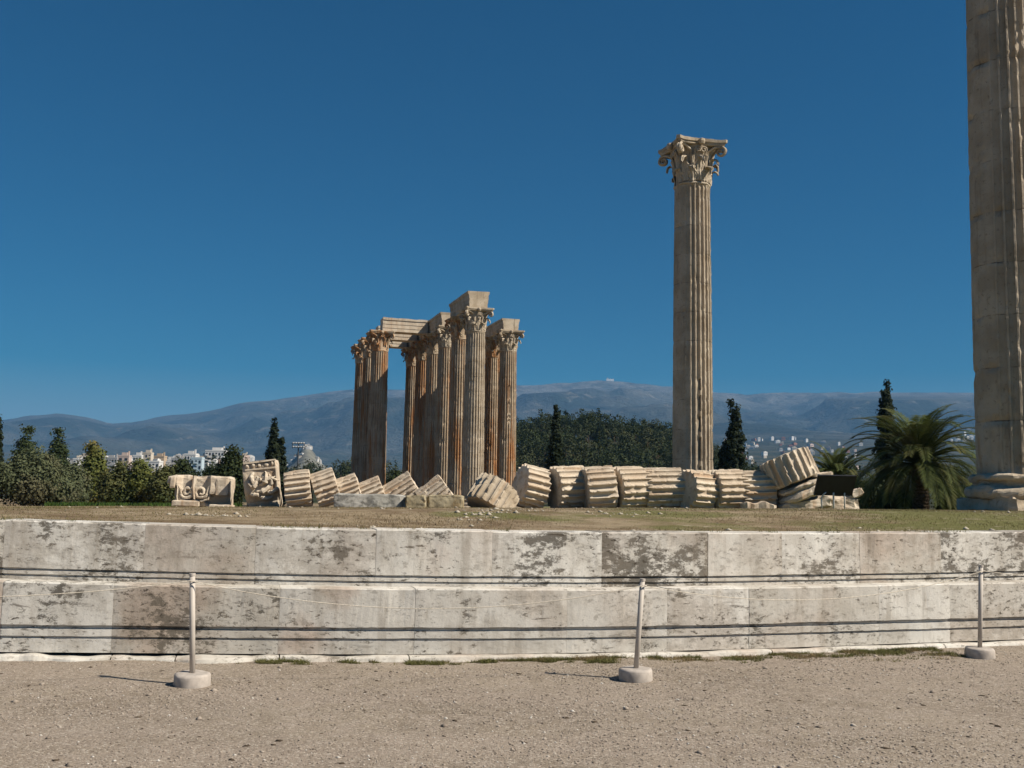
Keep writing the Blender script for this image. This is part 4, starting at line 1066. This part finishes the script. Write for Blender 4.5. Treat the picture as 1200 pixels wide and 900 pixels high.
# ------------------------------------------------------------------ the city
GW = 'windows'
def building(px, pytop, d, wpx, mat, label, floors=5, group='city blocks behind the shrubs', win=True, rz=0, pent=True, cols=4, hpx=None):
    p = at(px, pytop, d); z0 = terrain(p.x, d)-2; H = p.z-z0; W = wpx*d/F; Dp = W*random.uniform(.6, .9)
    if hpx: z0 = max(z0, p.z-hpx*d/F-3); H = p.z-z0
    t = thing('apartment_block', label, 'building', (p.x, d+Dp/2, z0), rz, group)
    hp = 2.6 if pent else .2
    mb = MB(); mb.box((0, 0, (H-hp)/2), (W, Dp, H-hp)); ob('wall', mb, BM[mat], t)
    mb = MB(); q = .25
    for cx, cy, lx, ly in ((0, -Dp/2, W+.2, q), (0, Dp/2, W+.2, q), (-W/2, 0, q, Dp-q), (W/2, 0, q, Dp-q)): mb.box((cx, cy, H-hp+.35), (lx, ly, .9))
    rf = ob('roof', mb, BM[mat], t)
    if pent:
        mb = MB(); mb.box((W*random.uniform(-.15, .15), 0, H-hp+1.25), (W*.5, Dp*.5, 2.5)); ob('penthouse', mb, BM[mat], rf)
        mb = MB(); mb.box((W*.36, 0, H-hp+1.7), (.8, .8, 3.4)); ob('chimney', mb, BM[mat], rf)
    if win:
        cw = W/cols; fh = 3.1
        wm = MB(); wm.box((0, 0, 0), (cw*.5, .16, 1.5)); me = wm.mesh('window', M['glass'])
        bm_ = MB(); bm_.box((0, -.55, -.95), (cw*.86, 1.1, .16)); bm_.box((0, -1.05, -.5), (cw*.86, .08, .9)); bme = bm_.mesh('balcony', BM[mat])
        for f in range(floors):
            z = H-hp-1.7-f*fh
            if z < 1: break
            for c in range(cols):
                x = -W/2+cw*(c+.5); link('window', me, t, (x, -Dp/2-.05, z))
                if (c+int(abs(px))) % 3 == 0: link('balcony', bme, t, (x, -Dp/2-.02, z))
    return t
B = building
B(223, 528, 620, 13, 'white', 'tallest white apartment tower with dark window columns above the dark bush', 6, cols=4)
B(240, 531, 640, 11, 'cream', 'cream apartment tower right of the tallest white one', 6, cols=3)
B(252, 524, 640, 22, 'white', 'broad white apartment slab on the skyline left of the dark evergreen', 6, cols=6)
B(230, 537, 560, 13, 'blue', 'pale blue apartment block with square windows below the white towers', 6, cols=3, pent=False)
B(208, 533, 700, 14, 'grey', 'grey apartment block left of the pale blue one', 4, cols=4)
B(145, 530, 640, 13, 'pink', 'tan block with two dark balconies rising above the brownish shrub', 5, cols=2)
B(172, 527, 700, 11, 'cream', 'cream tower with a dark rooftop, middle of the left skyline', 5, cols=3)
B(161, 530, 690, 10, 'white', 'white block just left of the cream tower', 4, cols=3)
B(186, 531, 720, 13, 'ochre', 'plain tan windowless block right of the cream tower', 4, win=False)
B(118, 531, 760, 12, 'white', 'small white block directly right of the pointed yellow green tree', 3, cols=3)
B(131, 533, 760, 13, 'grey', 'low grey block between the small white and the tan one', 3, cols=4)
B(98, 531, 740, 8, 'cream', 'cream house left of the pointed yellow green tree', 3, cols=2)
B(90, 538, 700, 9, 'white', 'low white house above the olive grey shrub', 2, cols=2, pent=False)
B(178, 541, 560, 17, 'white', 'low white house in front of the cream tower', 2, cols=4, pent=False)
B(155, 546, 540, 12, 'pink', 'low pink house in front of the tan block', 2, cols=3, pent=False)
B(199, 535, 740, 10, 'white', 'white block between the tan windowless one and the grey one', 3, cols=3)
B(285, 531, 680, 9, 'cream', 'cream block half hidden by the dark evergreen', 4, cols=3)
B(293, 537, 690, 8, 'white', 'white stepped block above the carved leaf block', 4, cols=2)
B(306, 541, 660, 12, 'white', 'low white house left of the two spired cypress', 2, cols=3, pent=False)
# distant districts: too small to show parts
rnd = random.Random(11)
def knoll_z(x, d):
    px = 600+x*F/d; k = math.exp(-((px-361)/17.)**2)*math.exp(-((d-1850)/260.)**2); g = terrain(x, d)
    return g-2*(1-k)+(at(361, 524, 1850).z-g)*k+3*noise.noise(Vector((x*.02, d*.02, 0)))*k
def tiny(px, d, w, h, mat, label, group, gf=terrain):
    x_ = (px-600)*d/F; W = w*d/F; H = h*d/F+1; D_ = W*.8; z0 = gf(x_, d)-1
    mb = MB(); mb.box((0, 0, H/2), (W, D_, H)); mb.box((W*.15, 0, H+W*.06), (W*.45, D_*.5, W*.13)); mb.box((0, -D_/2-W*.03, H-W*.22), (W*.8, W*.05, W*.07))
    o = ob('distant_house', mb, BM[mat], loc=(x_, d, z0)); o.rotation_euler.z = rnd.uniform(-.5, .5); tag(o, label, 'house', group)
where = 'in the far town right of the ragged cypress'
for i in range(110):
    px = rnd.uniform(838, 1010); d = rnd.uniform(1500, 3900)**1.0; m_ = rnd.choice(['white', 'white', 'cream', 'cream', 'pink', 'tile', 'grey'])
    if d < 2400 and rnd.random() < .5: continue
    tiny(px, d, rnd.uniform(2.5, 6), rnd.uniform(2, 4.2), m_, 'tiny %s house %s' % ({'tile': 'red roofed', 'pink': 'pinkish'}.get(m_, m_), where), 'far town houses behind the drums')
for i in range(36):
    m_ = rnd.choice(['white', 'white', 'cream'])
    tiny(rnd.uniform(1105, 1165), rnd.uniform(3000, 4300), rnd.uniform(2, 5), rnd.uniform(2, 4), m_, 'tiny %s house on the slope between palm and nearest column' % m_, 'far houses right of the palm')
for i in range(24):
    m_ = rnd.choice(['white', 'cream', 'grey', 'grey'])
    tiny(rnd.gauss(364, 14), rnd.uniform(1650, 1880), rnd.uniform(2, 5.5), rnd.uniform(1.8, 3.6), m_, 'tiny %s house on the pale knoll right of the two spired cypress' % m_, 'knoll houses', knoll_z)
for i in range(60):
    px = rnd.uniform(75, 320); m_ = rnd.choice(['white', 'white', 'cream', 'grey', 'pink']); d = rnd.uniform(560, 1100)
    tiny(px, d, rnd.uniform(5, 10), (at(px, rnd.uniform(532, 544), d).z-terrain((px-600)*d/F, d))*F/d, m_, 'small %s house among the blocks of the left skyline' % m_, 'small houses of the left skyline')
mb = MB(); n1, n2 = 50, 26
for j in range(n2):
    for i in range(n1):
        d = 1400+j*40; x_ = ((310+(i/(n1-1))*104)-600)*d/F; mb.v.append((x_, d, knoll_z(x_, d)))
mb.f = [(j*n1+i, j*n1+i+1, (j+1)*n1+i+1, (j+1)*n1+i) for j in range(n2-1) for i in range(n1-1)]
struct(ob('rocky_knoll', mb, plain('pale_rock', (.15, .145, .115), .95, .1, .5, .03), smooth=True))
# floodlight masts and the summit mast
def mast(px, ytop, ybot, d, label):
    p = at(px, ytop, d); z0 = terrain(p.x, d); H = p.z-z0
    t = thing('floodlight_mast', label, 'mast', (p.x, d, z0), 0, 'stadium floodlight masts')
    mb = MB(); mb.tube([(0, 0, 0), (0, 0, H)], [.45, .25], 8); ob('pole', mb, plain('mast_steel', (.10, .10, .10), .5, .3, .1, 1), t)
    mb = MB()
    for k in range(2): mb.box((0, 0, H-.6-1.6*k), (5.2, .25, .22))
    for k in (-2.4, 2.4): mb.box((k, 0, H-1.4), (.22, .3, 2.2))
    mb.box((0, 0, H-5.4), (3.4, .5, .3)); ob('lamp_frame', mb, bpy.data.materials['mast_steel'], t)
    me = MB(); me.lathe([(.05, -.3), (.42, -.2), (.5, .2), (.1, .25)], 10); mm = me.mesh('lamp', BM['white'])
    for k in range(5):
        for q in range(2): link('lamp', mm, t, (-2.1+1.05*k, -.5, H-.3-1.6*q))
mast(350, 518, 542, 420, 'tall dark floodlight mast before the pale knoll')
mast(108, 519.5, 545, 520, 'floodlight mast peeping over the pointed yellow green tree')
p = at(712, 443.5, CR-30); t = thing('summit_mast', 'tiny antenna mast on the highest mountain summit', 'mast', (p.x, p.y, terrain(p.x, p.y)-5))
mb = MB(); mb.tube([(0, 0, 0), (0, 0, max(30, p.z-t.location.z))], [6, 4], 6); ob('tower', mb, BM['grey'], t)
mb = MB(); mb.box((20, 0, 10), (60, 20, 20)); ob('hut', mb, BM['white'], t)

# ------------------------------------------------------------------ air, sky and sun
t = NT('air'); nt = t.t; nt.nodes.remove(t.b); pv = nt.nodes.new('ShaderNodeVolumePrincipled')
pv.inputs['Color'].default_value = (.20, .50, .93, 1); pv.inputs['Density'].default_value = 8.5e-5; pv.inputs['Anisotropy'].default_value = .0
nt.links.new(pv.outputs[0], nt.nodes['Material Output'].inputs['Volume'])
mb = MB(); mb.box((0, 0, 500), (30000, 30000, 1100)); hz = ob('haze', mb, t.m); hz['kind'] = 'stuff'

SUN_EL = R(45); sd = Vector((.934, -.358, 0)).normalized()*math.cos(SUN_EL)+Vector((0, 0, math.sin(SUN_EL)))
ld = bpy.data.lights.new('sun', 'SUN'); ld.energy = 5.0; ld.angle = R(.5); ld.color = (1, .915, .79)
lo = bpy.data.objects.new('sun', ld); col.objects.link(lo); lo.rotation_euler = sd.to_track_quat('Z', 'Y').to_euler(); lo.location = (20, -10, 40)
w = bpy.data.worlds.new('World'); sc.world = w; w.use_nodes = True; wn = w.node_tree
sky = wn.nodes.new('ShaderNodeTexSky'); sky.sky_type = 'NISHITA'; sky.sun_disc = False; sky.sun_elevation = SUN_EL
sky.sun_rotation = math.atan2(sd.x, sd.y); sky.air_density = 1.0; sky.dust_density = .3; sky.ozone_density = 2.5; sky.altitude = 100
bg = wn.nodes['Background']; bg.inputs['Strength'].default_value = .05; hs_ = wn.nodes.new('ShaderNodeHueSaturation'); hs_.inputs['Value'].default_value = .72; hs_.inputs['Saturation'].default_value = 2.22; hs_.inputs['Hue'].default_value = .498
wn.links.new(sky.outputs[0], hs_.inputs['Color']); wn.links.new(hs_.outputs[0], bg.inputs[0])
vs = sc.view_settings; vs.view_transform = 'Standard'; vs.look = 'None'; vs.exposure = .45; vs.gamma = 1; vs.use_curve_mapping = False
sc.cycles.volume_bounces = 0; sc.cycles.max_bounces = 5; sc.cycles.diffuse_bounces = 1; sc.cycles.transparent_max_bounces = 8
sc.cycles.use_denoising = True; sc.cycles.use_adaptive_sampling = True; sc.cycles.adaptive_threshold = .02
